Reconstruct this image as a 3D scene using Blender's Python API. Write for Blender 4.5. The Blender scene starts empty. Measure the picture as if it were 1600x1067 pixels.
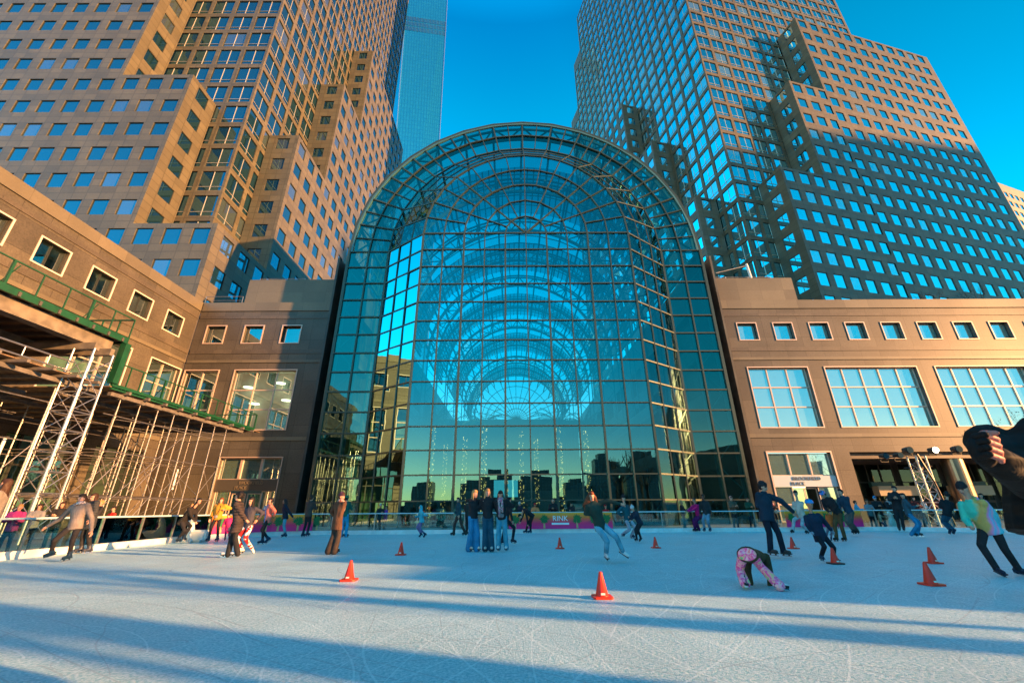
import bpy, bmesh, math, random
from mathutils import Vector, Matrix
random.seed(7)
SC = bpy.context.scene
COL = SC.collection
rad = math.radians
# ------------------------------------------------------------------ camera
F_PX, PITCH, ROLL, YAW, CAM_H = 650.0, rad(22.0), rad(.38), rad(-.2), 1.15
def cam_axes():
    r = Vector((1, 0, 0)); u = Vector((0, -math.sin(PITCH), math.cos(PITCH))); f = Vector((0, math.cos(PITCH), math.sin(PITCH)))
    r2 = r * math.cos(ROLL) - u * math.sin(ROLL); u2 = u * math.cos(ROLL) + r * math.sin(ROLL)
    Z = Matrix.Rotation(YAW, 3, 'Z')
    return Z @ r2, Z @ u2, Z @ f
CR, CU, CF = cam_axes()
cam_d = bpy.data.cameras.new('camera'); cam = bpy.data.objects.new('camera', cam_d); COL.objects.link(cam)
cam_d.sensor_width = 36; cam_d.lens = 36 * F_PX / 1600; cam_d.clip_end = 6000; cam_d.clip_start = .05
m = Matrix.Identity(4)
for i in range(3):
    m[i][0] = CR[i]; m[i][1] = CU[i]; m[i][2] = -CF[i]
m[2][3] = CAM_H
cam.matrix_world = m
SC.camera = cam
C0 = Vector((0, 0, CAM_H))
def ray(x, y): return CF + CR * ((x - 800) / F_PX) + CU * ((533.5 - y) / F_PX)
def onY(x, y, Y): d = ray(x, y); return C0 + d * (Y / d.y)
def onG(x, y, z=0.): d = ray(x, y); return C0 + d * ((z - CAM_H) / d.z)
def project(p):
    v = p - C0; w = v.dot(CF)
    if w <= .1: return None
    return 800 + F_PX * v.dot(CR) / w, 533.5 - F_PX * v.dot(CU) / w
# ------------------------------------------------------------------ sky and sun
SUN_EL, SUN_AZ = rad(10.0), rad(110.0)          # azimuth clockwise from +Y
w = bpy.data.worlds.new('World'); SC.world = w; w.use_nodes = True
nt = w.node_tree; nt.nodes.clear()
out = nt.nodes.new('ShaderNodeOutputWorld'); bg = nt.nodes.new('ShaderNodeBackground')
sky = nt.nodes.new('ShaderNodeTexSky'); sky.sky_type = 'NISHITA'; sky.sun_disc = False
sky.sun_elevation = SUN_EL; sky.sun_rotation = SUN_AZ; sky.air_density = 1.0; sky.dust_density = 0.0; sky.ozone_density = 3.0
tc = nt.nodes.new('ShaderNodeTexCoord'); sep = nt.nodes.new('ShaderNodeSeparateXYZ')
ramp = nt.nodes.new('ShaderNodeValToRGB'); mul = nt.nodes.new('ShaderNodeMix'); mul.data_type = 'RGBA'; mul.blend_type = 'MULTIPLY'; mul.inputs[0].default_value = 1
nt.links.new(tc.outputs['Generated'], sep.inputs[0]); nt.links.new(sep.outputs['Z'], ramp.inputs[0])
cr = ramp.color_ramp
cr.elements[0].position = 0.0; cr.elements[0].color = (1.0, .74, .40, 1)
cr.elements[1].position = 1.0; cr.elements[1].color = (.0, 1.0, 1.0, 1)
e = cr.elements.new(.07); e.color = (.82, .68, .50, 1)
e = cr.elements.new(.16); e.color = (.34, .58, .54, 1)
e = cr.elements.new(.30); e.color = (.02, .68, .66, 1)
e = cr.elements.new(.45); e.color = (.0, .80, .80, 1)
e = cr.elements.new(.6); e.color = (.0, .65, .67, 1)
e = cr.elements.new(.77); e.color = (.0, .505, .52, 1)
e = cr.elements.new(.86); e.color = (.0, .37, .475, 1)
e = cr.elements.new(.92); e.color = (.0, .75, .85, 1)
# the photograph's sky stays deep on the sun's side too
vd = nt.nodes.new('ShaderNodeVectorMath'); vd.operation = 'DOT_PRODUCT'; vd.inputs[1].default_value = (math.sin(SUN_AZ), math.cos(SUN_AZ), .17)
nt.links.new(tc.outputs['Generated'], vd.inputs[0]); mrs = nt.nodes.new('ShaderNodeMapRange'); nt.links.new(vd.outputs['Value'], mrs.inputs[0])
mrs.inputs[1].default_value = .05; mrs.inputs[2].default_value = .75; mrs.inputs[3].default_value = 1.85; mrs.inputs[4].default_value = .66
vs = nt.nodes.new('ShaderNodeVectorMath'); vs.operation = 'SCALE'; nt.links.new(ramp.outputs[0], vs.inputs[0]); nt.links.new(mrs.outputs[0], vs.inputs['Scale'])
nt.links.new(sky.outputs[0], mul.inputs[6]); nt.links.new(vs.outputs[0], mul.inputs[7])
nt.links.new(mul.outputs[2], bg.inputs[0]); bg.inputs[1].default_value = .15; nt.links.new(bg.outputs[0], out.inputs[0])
sd = bpy.data.lights.new('sun', 'SUN'); sun = bpy.data.objects.new('sun', sd); COL.objects.link(sun)
sd.energy = 4.4; sd.angle = rad(.6); sd.color = (1, .46, .16)
S_DIR = Vector((math.sin(SUN_AZ) * math.cos(SUN_EL), math.cos(SUN_AZ) * math.cos(SUN_EL), math.sin(SUN_EL)))
sun.rotation_mode = 'QUATERNION'; sun.rotation_quaternion = S_DIR.to_track_quat('Z', 'Y')
SC.view_settings.view_transform = 'Standard'; SC.view_settings.look = 'None'; SC.view_settings.gamma = 1; SC.view_settings.exposure = 2.0
SC.cycles.transparent_max_bounces = 24; SC.cycles.max_bounces = 8; SC.cycles.glossy_bounces = 4; SC.cycles.diffuse_bounces = 3
# ------------------------------------------------------------------ helpers
def link(o, parent=None):
    COL.objects.link(o)
    if parent is not None: o.parent = parent
    return o
def tag(o, label=None, cat=None, group=None, kind=None):
    if label: o['label'] = label
    if cat: o['category'] = cat
    if group: o['group'] = group
    if kind: o['kind'] = kind
    return o
def empty(name, loc=(0, 0, 0), label=None, cat=None, group=None, rz=0):
    o = bpy.data.objects.new(name, None); o.location = loc; o.rotation_euler = (0, 0, rz); o.empty_display_size = .3
    link(o); return tag(o, label, cat, group)
class MB:
    """collects faces in world coordinates"""
    def __init__(s): s.v = []; s.f = []; s.m = []; s.uv = []
    def quad(s, a, b, c, d, m=0, uv=None):
        i = len(s.v); s.v += [tuple(a), tuple(b), tuple(c), tuple(d)]; s.f.append((i, i + 1, i + 2, i + 3)); s.m.append(m)
        s.uv += uv if uv else [(0, 0)] * 4
    def poly(s, pts, m=0):
        i = len(s.v); s.v += [tuple(p) for p in pts]; s.f.append(tuple(range(i, i + len(pts)))); s.m.append(m); s.uv += [(0, 0)] * len(pts)
    def hexa(s, p, m=0):
        """p: 8 corners, bottom 4 ccw then top 4"""
        i = len(s.v); s.v += [tuple(q) for q in p]
        for f in ((3, 2, 1, 0), (4, 5, 6, 7), (0, 1, 5, 4), (1, 2, 6, 5), (2, 3, 7, 6), (3, 0, 4, 7)):
            s.f.append(tuple(i + k for k in f)); s.m.append(m)
            P = [Vector(p[k]) for k in f]; e1 = (P[1] - P[0]).length; e2 = (P[2] - P[1]).length
            base = P[0].x + P[0].y
            s.uv += [(base, P[0].z), (base + e1, P[0].z), (base + e1, P[0].z + e2), (base, P[0].z + e2)]
    def box(s, x0, x1, y0, y1, z0, z1, m=0):
        s.hexa([(x0, y0, z0), (x1, y0, z0), (x1, y1, z0), (x0, y1, z0), (x0, y0, z1), (x1, y0, z1), (x1, y1, z1), (x0, y1, z1)], m)
    def obox(s, c, U, V, W, a, b, h, m=0):
        """centre c, unit axes, half sizes"""
        c = Vector(c); U = Vector(U) * a; V = Vector(V) * b; W = Vector(W) * h
        s.hexa([c - U - V - W, c + U - V - W, c + U + V - W, c - U + V - W, c - U - V + W, c + U - V + W, c + U + V + W, c - U + V + W], m)
    def bar(s, a, b, w, d=None, up=(0, 0, 1), m=0):
        a = Vector(a); b = Vector(b); d = d or w; D = b - a
        if D.length < 1e-5: return
        D.normalize(); up = Vector(up); S = D.cross(up)
        if S.length < 1e-3: S = D.cross(Vector((1, 0, 0)))
        S.normalize(); T = S.cross(D).normalized(); S = S * w / 2; T = T * d / 2
        s.hexa([a - S - T, a + S - T, b + S - T, b - S - T, a - S + T, a + S + T, b + S + T, b - S + T], m)
    def tube(s, a, b, r, r2=None, n=8, m=0, caps=True):
        a = Vector(a); b = Vector(b); r2 = r if r2 is None else r2; D = b - a
        if D.length < 1e-6: return
        D.normalize(); S = D.cross(Vector((0, 0, 1)))
        if S.length < 1e-3: S = D.cross(Vector((1, 0, 0)))
        S.normalize(); T = D.cross(S); i = len(s.v)
        for P, R in ((a, r), (b, r2)):
            for k in range(n):
                t = 2 * math.pi * k / n; s.v.append(tuple(P + S * (R * math.cos(t)) + T * (R * math.sin(t))))
        for k in range(n):
            j = (k + 1) % n; s.f.append((i + k, i + j, i + n + j, i + n + k)); s.m.append(m); s.uv += [(0, 0)] * 4
        if caps:
            s.f.append(tuple(i + n - 1 - k for k in range(n))); s.m.append(m); s.uv += [(0, 0)] * n
            s.f.append(tuple(i + n + k for k in range(n))); s.m.append(m); s.uv += [(0, 0)] * n
    def lathe(s, c, prof, n=24, m=0):
        """prof list of (r, z) from bottom to top"""
        c = Vector(c); i = len(s.v)
        for r, z in prof:
            for k in range(n):
                t = 2 * math.pi * k / n; s.v.append((c.x + r * math.cos(t), c.y + r * math.sin(t), c.z + z))
        for q in range(len(prof) - 1):
            for k in range(n):
                j = (k + 1) % n; s.f.append((i + q * n + k, i + q * n + j, i + (q + 1) * n + j, i + (q + 1) * n + k)); s.m.append(m); s.uv += [(0, 0)] * 4
        s.f.append(tuple(i + n - 1 - k for k in range(n))); s.m.append(m); s.uv += [(0, 0)] * n
        t = i + (len(prof) - 1) * n; s.f.append(tuple(t + k for k in range(n))); s.m.append(m); s.uv += [(0, 0)] * n
    def build(s, name, mats, parent=None, smooth=False, origin=None):
        me = bpy.data.meshes.new(name)
        o3 = Vector(origin) if origin is not None else (parent.matrix_world_loc if False else None)
        v = s.v
        if parent is not None:
            off = ORG.get(parent.name, Vector((0, 0, 0)))
        else: off = Vector((0, 0, 0))
        if origin is not None: off = Vector(origin)
        if off.length > 0: v = [(a[0] - off.x, a[1] - off.y, a[2] - off.z) for a in v]
        me.from_pydata(v, [], s.f)
        uvl = me.uv_layers.new(name='UVMap')
        flat = [c for t in s.uv for c in t]
        uvl.data.foreach_set('uv', flat)
        if not isinstance(mats, (list, tuple)): mats = [mats]
        for q in mats: me.materials.append(q)
        me.polygons.foreach_set('material_index', s.m)
        if smooth: me.polygons.foreach_set('use_smooth', [True] * len(me.polygons))
        me.update()
        o = bpy.data.objects.new(name, me)
        if parent is None and origin is not None: o.location = off
        if parent is not None and origin is not None:
            o.location = off - ORG.get(parent.name, Vector((0, 0, 0)))
        link(o, parent)
        if parent is None: ORG[o.name] = off
        else: ORG[o.name] = off
        return o
ORG = {}
def thing(name, loc, label, cat, group=None):
    o = empty(name, loc, label, cat, group); ORG[o.name] = Vector(loc); return o
# ------------------------------------------------------------------ materials
def mat(name, col, rough=.6, metal=0., noise=0., nscale=5., bump=0., bscale=30., spec=.5, emit=None, estr=0., col2=None):
    M = bpy.data.materials.new(name); M.use_nodes = True; t = M.node_tree; b = t.nodes['Principled BSDF']
    b.inputs['Base Color'].default_value = (*col, 1); b.inputs['Roughness'].default_value = rough; b.inputs['Metallic'].default_value = metal
    b.inputs['Specular IOR Level'].default_value = spec
    if emit: b.inputs['Emission Color'].default_value = (*emit, 1); b.inputs['Emission Strength'].default_value = estr
    if noise or bump:
        co = t.nodes.new('ShaderNodeTexCoord')
    if noise:
        n = t.nodes.new('ShaderNodeTexNoise'); n.inputs['Scale'].default_value = nscale; n.inputs['Detail'].default_value = 5
        t.links.new(co.outputs['Object'], n.inputs['Vector'])
        mx = t.nodes.new('ShaderNodeMix'); mx.data_type = 'RGBA'
        c2 = col2 or tuple(max(0, c * (1 - noise)) for c in col)
        mx.inputs[6].default_value = (*c2, 1); mx.inputs[7].default_value = (*(min(1, c * (1 + noise * .5)) for c in col), 1)
        mr = t.nodes.new('ShaderNodeMapRange'); mr.inputs[1].default_value = .35; mr.inputs[2].default_value = .65
        t.links.new(n.outputs[0], mr.inputs[0]); t.links.new(mr.outputs[0], mx.inputs[0]); t.links.new(mx.outputs[2], b.inputs['Base Color'])
    if bump:
        n2 = t.nodes.new('ShaderNodeTexNoise'); n2.inputs['Scale'].default_value = bscale; n2.inputs['Detail'].default_value = 4
        t.links.new(co.outputs['Object'], n2.inputs['Vector'])
        bp = t.nodes.new('ShaderNodeBump'); bp.inputs['Strength'].default_value = bump; bp.inputs['Distance'].default_value = .02
        t.links.new(n2.outputs[0], bp.inputs['Height']); t.links.new(bp.outputs[0], b.inputs['Normal'])
    return M
def granite(name, c1, c2, bw, rh, joint=.55, mort=.012, rough=.45, blot=.25):
    """stone cladding: speckle, blotches, slab-to-slab tone and open joints laid out in the wall's own metres"""
    M = bpy.data.materials.new(name); M.use_nodes = True; t = M.node_tree; b = t.nodes['Principled BSDF']
    uv = t.nodes.new('ShaderNodeUVMap'); br = t.nodes.new('ShaderNodeTexBrick')
    br.offset = 0; br.inputs['Scale'].default_value = 1; br.inputs['Brick Width'].default_value = bw; br.inputs['Row Height'].default_value = rh
    br.inputs['Mortar Size'].default_value = mort; br.inputs['Mortar Smooth'].default_value = .1; br.inputs['Bias'].default_value = 0
    br.inputs['Color1'].default_value = (1, 1, 1, 1); br.inputs['Color2'].default_value = (.72, .73, .76, 1)
    br.inputs['Mortar'].default_value = (1 - joint, 1 - joint, 1 - joint, 1)
    t.links.new(uv.outputs[0], br.inputs['Vector'])
    tc = t.nodes.new('ShaderNodeTexCoord')
    n = t.nodes.new('ShaderNodeTexNoise'); n.inputs['Scale'].default_value = 9; n.inputs['Detail'].default_value = 8; n.inputs['Roughness'].default_value = .75
    t.links.new(tc.outputs['Object'], n.inputs['Vector'])
    n2 = t.nodes.new('ShaderNodeTexNoise'); n2.inputs['Scale'].default_value = .35; n2.inputs['Detail'].default_value = 4
    t.links.new(tc.outputs['Object'], n2.inputs['Vector'])
    mx = t.nodes.new('ShaderNodeMix'); mx.data_type = 'RGBA'; mx.inputs[6].default_value = (*c1, 1); mx.inputs[7].default_value = (*c2, 1)
    mr = t.nodes.new('ShaderNodeMapRange'); mr.inputs[1].default_value = .3; mr.inputs[2].default_value = .7
    t.links.new(n.outputs[0], mr.inputs[0]); t.links.new(mr.outputs[0], mx.inputs[0])
    mr2 = t.nodes.new('ShaderNodeMapRange'); mr2.inputs[1].default_value = .3; mr2.inputs[2].default_value = .7; mr2.inputs[3].default_value = 1 - blot; mr2.inputs[4].default_value = 1.08
    t.links.new(n2.outputs[0], mr2.inputs[0])
    m1 = t.nodes.new('ShaderNodeMix'); m1.data_type = 'RGBA'; m1.blend_type = 'MULTIPLY'; m1.inputs[0].default_value = 1
    t.links.new(mx.outputs[2], m1.inputs[6]); t.links.new(br.outputs[0], m1.inputs[7])
    m2 = t.nodes.new('ShaderNodeVectorMath'); m2.operation = 'SCALE'
    t.links.new(m1.outputs[2], m2.inputs[0]); t.links.new(mr2.outputs[0], m2.inputs['Scale']); t.links.new(m2.outputs[0], b.inputs['Base Color'])
    b.inputs['Roughness'].default_value = rough; b.inputs['Specular IOR Level'].default_value = .35
    return M
def glass_reflect(name, tint, rough=.02, inner=(.01, .03, .04), refl=.62, wav=.0):
    """coated office glass: dark body with a strong tinted mirror coat"""
    M = bpy.data.materials.new(name); M.use_nodes = True; t = M.node_tree; t.nodes.clear()
    o = t.nodes.new('ShaderNodeOutputMaterial'); g = t.nodes.new('ShaderNodeBsdfGlossy'); d = t.nodes.new('ShaderNodeBsdfDiffuse'); mx = t.nodes.new('ShaderNodeMixShader')
    g.inputs['Color'].default_value = (*tint, 1); g.inputs['Roughness'].default_value = rough; d.inputs['Color'].default_value = (*inner, 1)
    lw = t.nodes.new('ShaderNodeLayerWeight'); lw.inputs[0].default_value = .35
    mr = t.nodes.new('ShaderNodeMapRange'); mr.inputs[3].default_value = refl; mr.inputs[4].default_value = 1
    t.links.new(lw.outputs['Fresnel'], mr.inputs[0]); t.links.new(mr.outputs[0], mx.inputs[0]); t.links.new(d.outputs[0], mx.inputs[1]); t.links.new(g.outputs[0], mx.inputs[2]); t.links.new(mx.outputs[0], o.inputs[0])
    if wav:
        tc = t.nodes.new('ShaderNodeTexCoord'); n = t.nodes.new('ShaderNodeTexNoise'); n.inputs['Scale'].default_value = .5; n.inputs['Detail'].default_value = 1.5
        t.links.new(tc.outputs['Object'], n.inputs['Vector']); bp = t.nodes.new('ShaderNodeBump'); bp.inputs['Strength'].default_value = wav; bp.inputs['Distance'].default_value = .1
        t.links.new(n.outputs[0], bp.inputs['Height']); t.links.new(bp.outputs[0], g.inputs['Normal'])
    return M
def glass_clear(name, trans, tint, base=.12, wav=.0, gr=.0):
    """thin tinted sheet: see-through plus mirror reflection that grows at grazing angles"""
    M = bpy.data.materials.new(name); M.use_nodes = True; t = M.node_tree; t.nodes.clear()
    o = t.nodes.new('ShaderNodeOutputMaterial'); g = t.nodes.new('ShaderNodeBsdfGlossy'); d = t.nodes.new('ShaderNodeBsdfTransparent'); mx = t.nodes.new('ShaderNodeMixShader')
    g.inputs['Color'].default_value = (*tint, 1); g.inputs['Roughness'].default_value = gr; d.inputs['Color'].default_value = (*trans, 1)
    lw = t.nodes.new('ShaderNodeLayerWeight'); lw.inputs[0].default_value = .25
    mr = t.nodes.new('ShaderNodeMapRange'); mr.inputs[3].default_value = base; mr.inputs[4].default_value = 1
    t.links.new(lw.outputs['Fresnel'], mr.inputs[0]); t.links.new(mr.outputs[0], mx.inputs[0]); t.links.new(d.outputs[0], mx.inputs[1]); t.links.new(g.outputs[0], mx.inputs[2]); t.links.new(mx.outputs[0], o.inputs[0])
    if wav:
        tc = t.nodes.new('ShaderNodeTexCoord'); n = t.nodes.new('ShaderNodeTexNoise'); n.inputs['Scale'].default_value = .45; n.inputs['Detail'].default_value = 2
        t.links.new(tc.outputs['Object'], n.inputs['Vector']); bp = t.nodes.new('ShaderNodeBump'); bp.inputs['Strength'].default_value = wav; bp.inputs['Distance'].default_value = .1
        t.links.new(n.outputs[0], bp.inputs['Height']); t.links.new(bp.outputs[0], g.inputs['Normal'])
    return M
STONE_T = granite('tower_granite', (.100, .088, .056), (.155, .137, .091), 1.63, 1.045, joint=.4, mort=.055, blot=.15)
STONE_W = granite('wing_granite', (.066, .058, .044), (.15, .132, .10), 1.8, 2.1, joint=.6, mort=.018, blot=.3)
STONE_L = granite('light_granite', (.136, .119, .081), (.18, .157, .11), 2.4, 1.4, joint=.4, mort=.014, blot=.12)
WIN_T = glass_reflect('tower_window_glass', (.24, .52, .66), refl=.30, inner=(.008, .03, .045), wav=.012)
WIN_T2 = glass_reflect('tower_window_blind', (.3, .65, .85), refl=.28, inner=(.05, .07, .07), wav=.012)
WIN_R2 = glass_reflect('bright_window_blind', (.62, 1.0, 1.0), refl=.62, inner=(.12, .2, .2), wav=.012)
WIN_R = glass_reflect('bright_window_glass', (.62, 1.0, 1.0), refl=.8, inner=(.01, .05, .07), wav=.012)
WIN_W = glass_reflect('wing_window_glass', (.85, 1.0, .98), refl=.55, inner=(.16, .26, .22), wav=.04)
TRIM = mat('window_trim', (.52, .40, .33), .45, .2)
MULL = mat('pale_mullion', (.55, .5, .42), .4, .4)
MULL_G = mat('bronze_green_mullion', (.05, .07, .055), .35, .4)
STEEL_T = mat('teal_truss_steel', (.06, .16, .17), .45, .3)
STEEL = mat('galvanised_steel', (.42, .40, .38), .35, .8, noise=.25, nscale=12)
ALU = mat('aluminium_truss', (.62, .62, .62), .3, .9)
GREEN = mat('green_paint', (.005, .065, .028), .45, noise=.2, nscale=3)
TIMBER = mat('timber_boards', (.17, .115, .065), .8, noise=.4, nscale=6)
DARK = mat('dark_metal', (.03, .035, .035), .5, .3)
BLACK = mat('black_plastic', (.012, .012, .013), .45)
WHITE = mat('white_plastic', (.75, .75, .73), .4)
RUST = mat('grey_formwork_beam', (.13, .12, .11), .7, noise=.3, nscale=4)
# ------------------------------------------------------------------ walls with real openings
ZA = Vector((0, 0, 1))
def facade(mb, O, U, u0, u1, z0, z1, ops=(), reveal=.13, m=0):
    O = Vector(O); U = Vector(U).normalized(); N = U.cross(ZA)
    us = sorted({round(x, 4) for x in [u0, u1] + [a for o in ops for a in o[:2] if u0 < a < u1]})
    zs = sorted({round(x, 4) for x in [z0, z1] + [a for o in ops for a in o[2:4] if z0 < a < z1]})
    base = O.dot(U)
    P = lambda u, z, d=0.: O + U * u + ZA * z - N * d
    def q(ua, ub, za, zb): mb.quad(P(ua, za), P(ub, za), P(ub, zb), P(ua, zb), m, [(base + ua, za), (base + ub, za), (base + ub, zb), (base + ua, zb)])
    for j in range(len(zs) - 1):
        zc = (zs[j] + zs[j + 1]) / 2; row = [o for o in ops if o[2] < zc < o[3]]
        run = None
        for i in range(len(us) - 1):
            uc = (us[i] + us[i + 1]) / 2
            hole = any(o[0] < uc < o[1] for o in row)
            if hole:
                if run is not None: q(run, us[i], zs[j], zs[j + 1]); run = None
            elif run is None: run = us[i]
        if run is not None: q(run, us[-1], zs[j], zs[j + 1])
    recs = []
    for a, b, c, d in ops:
        mb.quad(P(a, c), P(b, c), P(b, c, reveal), P(a, c, reveal), m, [(a, c), (b, c), (b, c + reveal), (a, c + reveal)])
        mb.quad(P(a, d, reveal), P(b, d, reveal), P(b, d), P(a, d), m, [(a, d), (b, d), (b, d + reveal), (a, d + reveal)])
        mb.quad(P(a, c), P(a, c, reveal), P(a, d, reveal), P(a, d), m, [(a, c), (a + reveal, c), (a + reveal, d), (a, d)])
        mb.quad(P(b, c, reveal), P(b, c), P(b, d), P(b, d, reveal), m, [(b, c), (b + reveal, c), (b + reveal, d), (b, d)])
        recs.append((P((a + b) / 2, (c + d) / 2, reveal), U.copy(), b - a, d - c))
    return recs
def grid_ops(u0, pu, n, wu, z0, pz, k, hz):
    """n columns from centre u0 with pitch pu, k rows from centre z0 with pitch pz"""
    return [(u0 + pu * i - wu / 2, u0 + pu * i + wu / 2, z0 + pz * j - hz / 2, z0 + pz * j + hz / 2) for i in range(n) for j in range(k)]
def win_faces(mb, c, U, w, h, style, tilt=0., gm=0):
    N = U.cross(ZA); c = Vector(c)
    t1 = random.uniform(-tilt, tilt) * w / 2; t2 = random.uniform(-tilt, tilt) * h / 2
    P = lambda u, z, d=0.: c + U * u + ZA * z - N * d
    a, b = w / 2, h / 2
    mb.quad(P(-a, -b, -t1 - t2), P(a, -b, t1 - t2), P(a, b, t1 + t2), P(-a, b, -t1 + t2), gm)
    fr = .05 if style == 'plain' else .06
    for (x0, x1, y0, y1) in ((-a, a, -b, -b + fr), (-a, a, b - fr, b), (-a, -a + fr, -b + fr, b - fr), (a - fr, a, -b + fr, b - fr)):
        mb.obox(P((x0 + x1) / 2, (y0 + y1) / 2, -.03), U, -N, ZA, (x1 - x0) / 2, .03, (y1 - y0) / 2, 1)
    if style == 'mull':
        mb.obox(P(0, 0, -.035), U, -N, ZA, .028, .034, b - fr, 2)
        mb.obox(P(0, -b * .58, -.036), U, -N, ZA, a - fr, .034, .028, 2)
    elif isinstance(style, tuple):
        nx, nz, bw = style
        for i in range(1, nx): mb.obox(P(-a + w * i / nx, 0, -.05), U, -N, ZA, bw / 2, .05, b - fr, 1)
        for j in range(1, nz): mb.obox(P(0, -b + h * j / nz, -.047), U, -N, ZA, a - fr, .044, bw / 2, 1)
def add_windows(parent, recs, style, mats, limit=100, name='window', tilt=.010):
    org = ORG[parent.name]
    def score(r):
        p = project(r[0])
        if p is None or not (-20 < p[0] < 1620 and -20 < p[1] < 1087): return -1 / (r[0] - C0).length
        return r[2] * r[3] / (r[0] - C0).length_squared * abs((r[0] - C0).normalized().dot(r[1].cross(ZA)))
    recs = sorted(recs, key=score, reverse=True)
    cache = {}
    for k, (c, U, w_, h_) in enumerate(recs[:limit]):
        gm = len(mats) - 1 if len(mats) > 2 and 'blind' in mats[-1].name and random.random() < .16 else 0
        key = (round(w_, 2), round(h_, 2), gm)
        if key not in cache:
            mb = MB(); win_faces(mb, (0, 0, 0), Vector((1, 0, 0)), w_, h_, style, 0., gm)
            o = mb.build(name, mats, None); COL.objects.unlink(o); cache[key] = o.data; bpy.data.objects.remove(o)
        o = bpy.data.objects.new(name, cache[key]); link(o, parent)
        o.location = c - org
        o.rotation_euler = (random.uniform(-tilt, tilt) * .5, 0, math.atan2(U.y, U.x) + random.uniform(-tilt, tilt) * .5)
    if len(recs) > limit:
        mb = MB()
        for c, U, w_, h_ in recs[limit:]: win_faces(mb, c, U, w_, h_, style, tilt * .6, len(mats) - 1 if len(mats) > 2 and 'blind' in mats[-1].name and random.random() < .16 else 0)
        o = mb.build('windows', mats, parent); o['kind'] = 'stuff'
FL = 4.17
X_, Y_ = Vector((1, 0, 0)), Vector((0, 1, 0))
# ------------------------------------------------------------------ left tower
T1 = thing('office_tower', (-60, 44, 0), 'tan stone office tower left of the glass atrium, its stepped blocks lit from the right', 'tower', 'stepped granite office towers')
Yf, YD, XK, XF = 39.5, 44.2, -38.5, -33.75
st = MB(); rec = []; PW = 1.98
def strip(mb, x0, x1, top, n):
    """front plane strip whose right edge is x1; windows counted from the right edge"""
    k = int((top - 1.5) / FL)
    ops = [(x1 - 1.63 - 3.267 * i - PW / 2, x1 - 1.63 - 3.267 * i + PW / 2, top - 1.75 - FL * j - 1.1, top - 1.75 - FL * j + 1.1) for i in range(n) for j in range(k) if top - 1.75 - FL * j > 22]
    return facade(mb, (0, Yf, 0), X_, x0, x1, 0, top, ops)
rec += strip(st, -43.55, XF, 32.05, 3)
rec += strip(st, -53.35, -43.55, 57.05, 3)
rec += strip(st, -53.35 - 3.267 * 12, -53.35, 107., 12)
# east-facing returns of the front steps
for x, z0, top in ((XF, 0, 32.05), (-43.55, 32.05, 57.05), (-53.35, 57.05, 107.)):
    k = int((top - z0) / FL + .5) if z0 else 3
    ops = [(Yf + 2.35 - PW / 2, Yf + 2.35 + PW / 2, top - 1.75 - FL * j - 1.1, top - 1.75 - FL * j + 1.1) for j in range(k)]
    if x == XF:
        ops += [(a + 3.267, b + 3.267, c, d) for a, b, c, d in ops] + [(a + 6.53, b + 6.53, c, d) for a, b, c, d in ops]
        rec += facade(st, (x, 0, 0), Y_, Yf, 49.6, z0, top, ops)
    else: rec += facade(st, (x, 0, 0), Y_, Yf, YD, z0, top, ops)
for x0, x1, z in ((-43.55, XF, 32.05), (-53.35, -43.55, 57.05)): st.quad((x0, Yf, z), (x1, Yf, z), (x1, YD if x0 < -50 else 49.6, z), (x0, YD if x0 < -50 else 49.6, z))
# side blocks that step up to the back
fy = [49.6, 59.35, 68.9, 99.5]; ft = [57.05, 82.1, 107.]
for i in range(3):
    y0, y1, top = fy[i], fy[i + 1], ft[i]; z0 = 15 if i == 0 else ft[i - 1] - 30
    k = 6 if i else 8
    zz = [top - 1.75 - FL * j for j in range(k)]
    rec += facade(st, (0, y0, 0), X_, XK, XF, z0, top, [(-36.1 - PW / 2, -36.1 + PW / 2, z - 1.1, z + 1.1) for z in zz])
    kk = int((top - 20) / FL); n = 3 if i < 2 else 9
    ops = [(y0 + 1.63 + 3.267 * a - PW / 2, y0 + 1.63 + 3.267 * a + PW / 2, top - 1.75 - FL * j - 1.1, top - 1.75 - FL * j + 1.1) for a in range(n) for j in range(kk)]
    rec += facade(st, (XF, 0, 0), Y_, y0, y1, 15, top, ops)
    st.quad((XK, y0, top), (XF, y0, top), (XF, y1, top), (XK, y1, top))
for x, y, z in ((XF, 99.5, 107.),): st.quad((x, y, 0), (-100, y, 0), (-100, y, z), (x, y, z))
o = st.build('stepped_stone_base', STONE_T, T1)
add_windows(T1, rec, 'plain', [WIN_T, DARK, WIN_T2], 100, 'window')
sh = MB(); rec2 = []
TOP = 195
kz = int((TOP - 20) / FL)
ops = [(XK - .35 - 3.92 * i - 3.25, XK - .35 - 3.92 * i, 24 + FL * j + .42, 24 + FL * j + 3.75) for i in range(6) for j in range(kz)]
rec2 += facade(sh, (0, YD, 0), X_, -65, XK, 20, TOP, ops, reveal=.14)
ops = [(YD + .35 + 3.92 * i, YD + .35 + 3.92 * i + 3.25, 24 + FL * j + .42, 24 + FL * j + 3.75) for i in range(14) for j in range(kz)]
rec2 += facade(sh, (XK, 0, 0), Y_, YD, 99.3, 20, TOP, ops, reveal=.14)
sh.quad((-65, YD, TOP), (XK, YD, TOP), (XK, 99.3, TOP), (-65, 99.3, TOP)); sh.quad((-65, YD, 20), (-65, YD, TOP), (-65, 99.3, TOP), (-65, 99.3, 20)); sh.quad((XK, 99.3, 20), (-65, 99.3, 20), (-65, 99.3, TOP), (XK, 99.3, TOP))
o = sh.build('gridded_shaft', STONE_T, T1)
add_windows(T1, rec2, 'mull', [WIN_T, DARK, MULL, WIN_T2], 100, 'wide_window')
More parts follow.
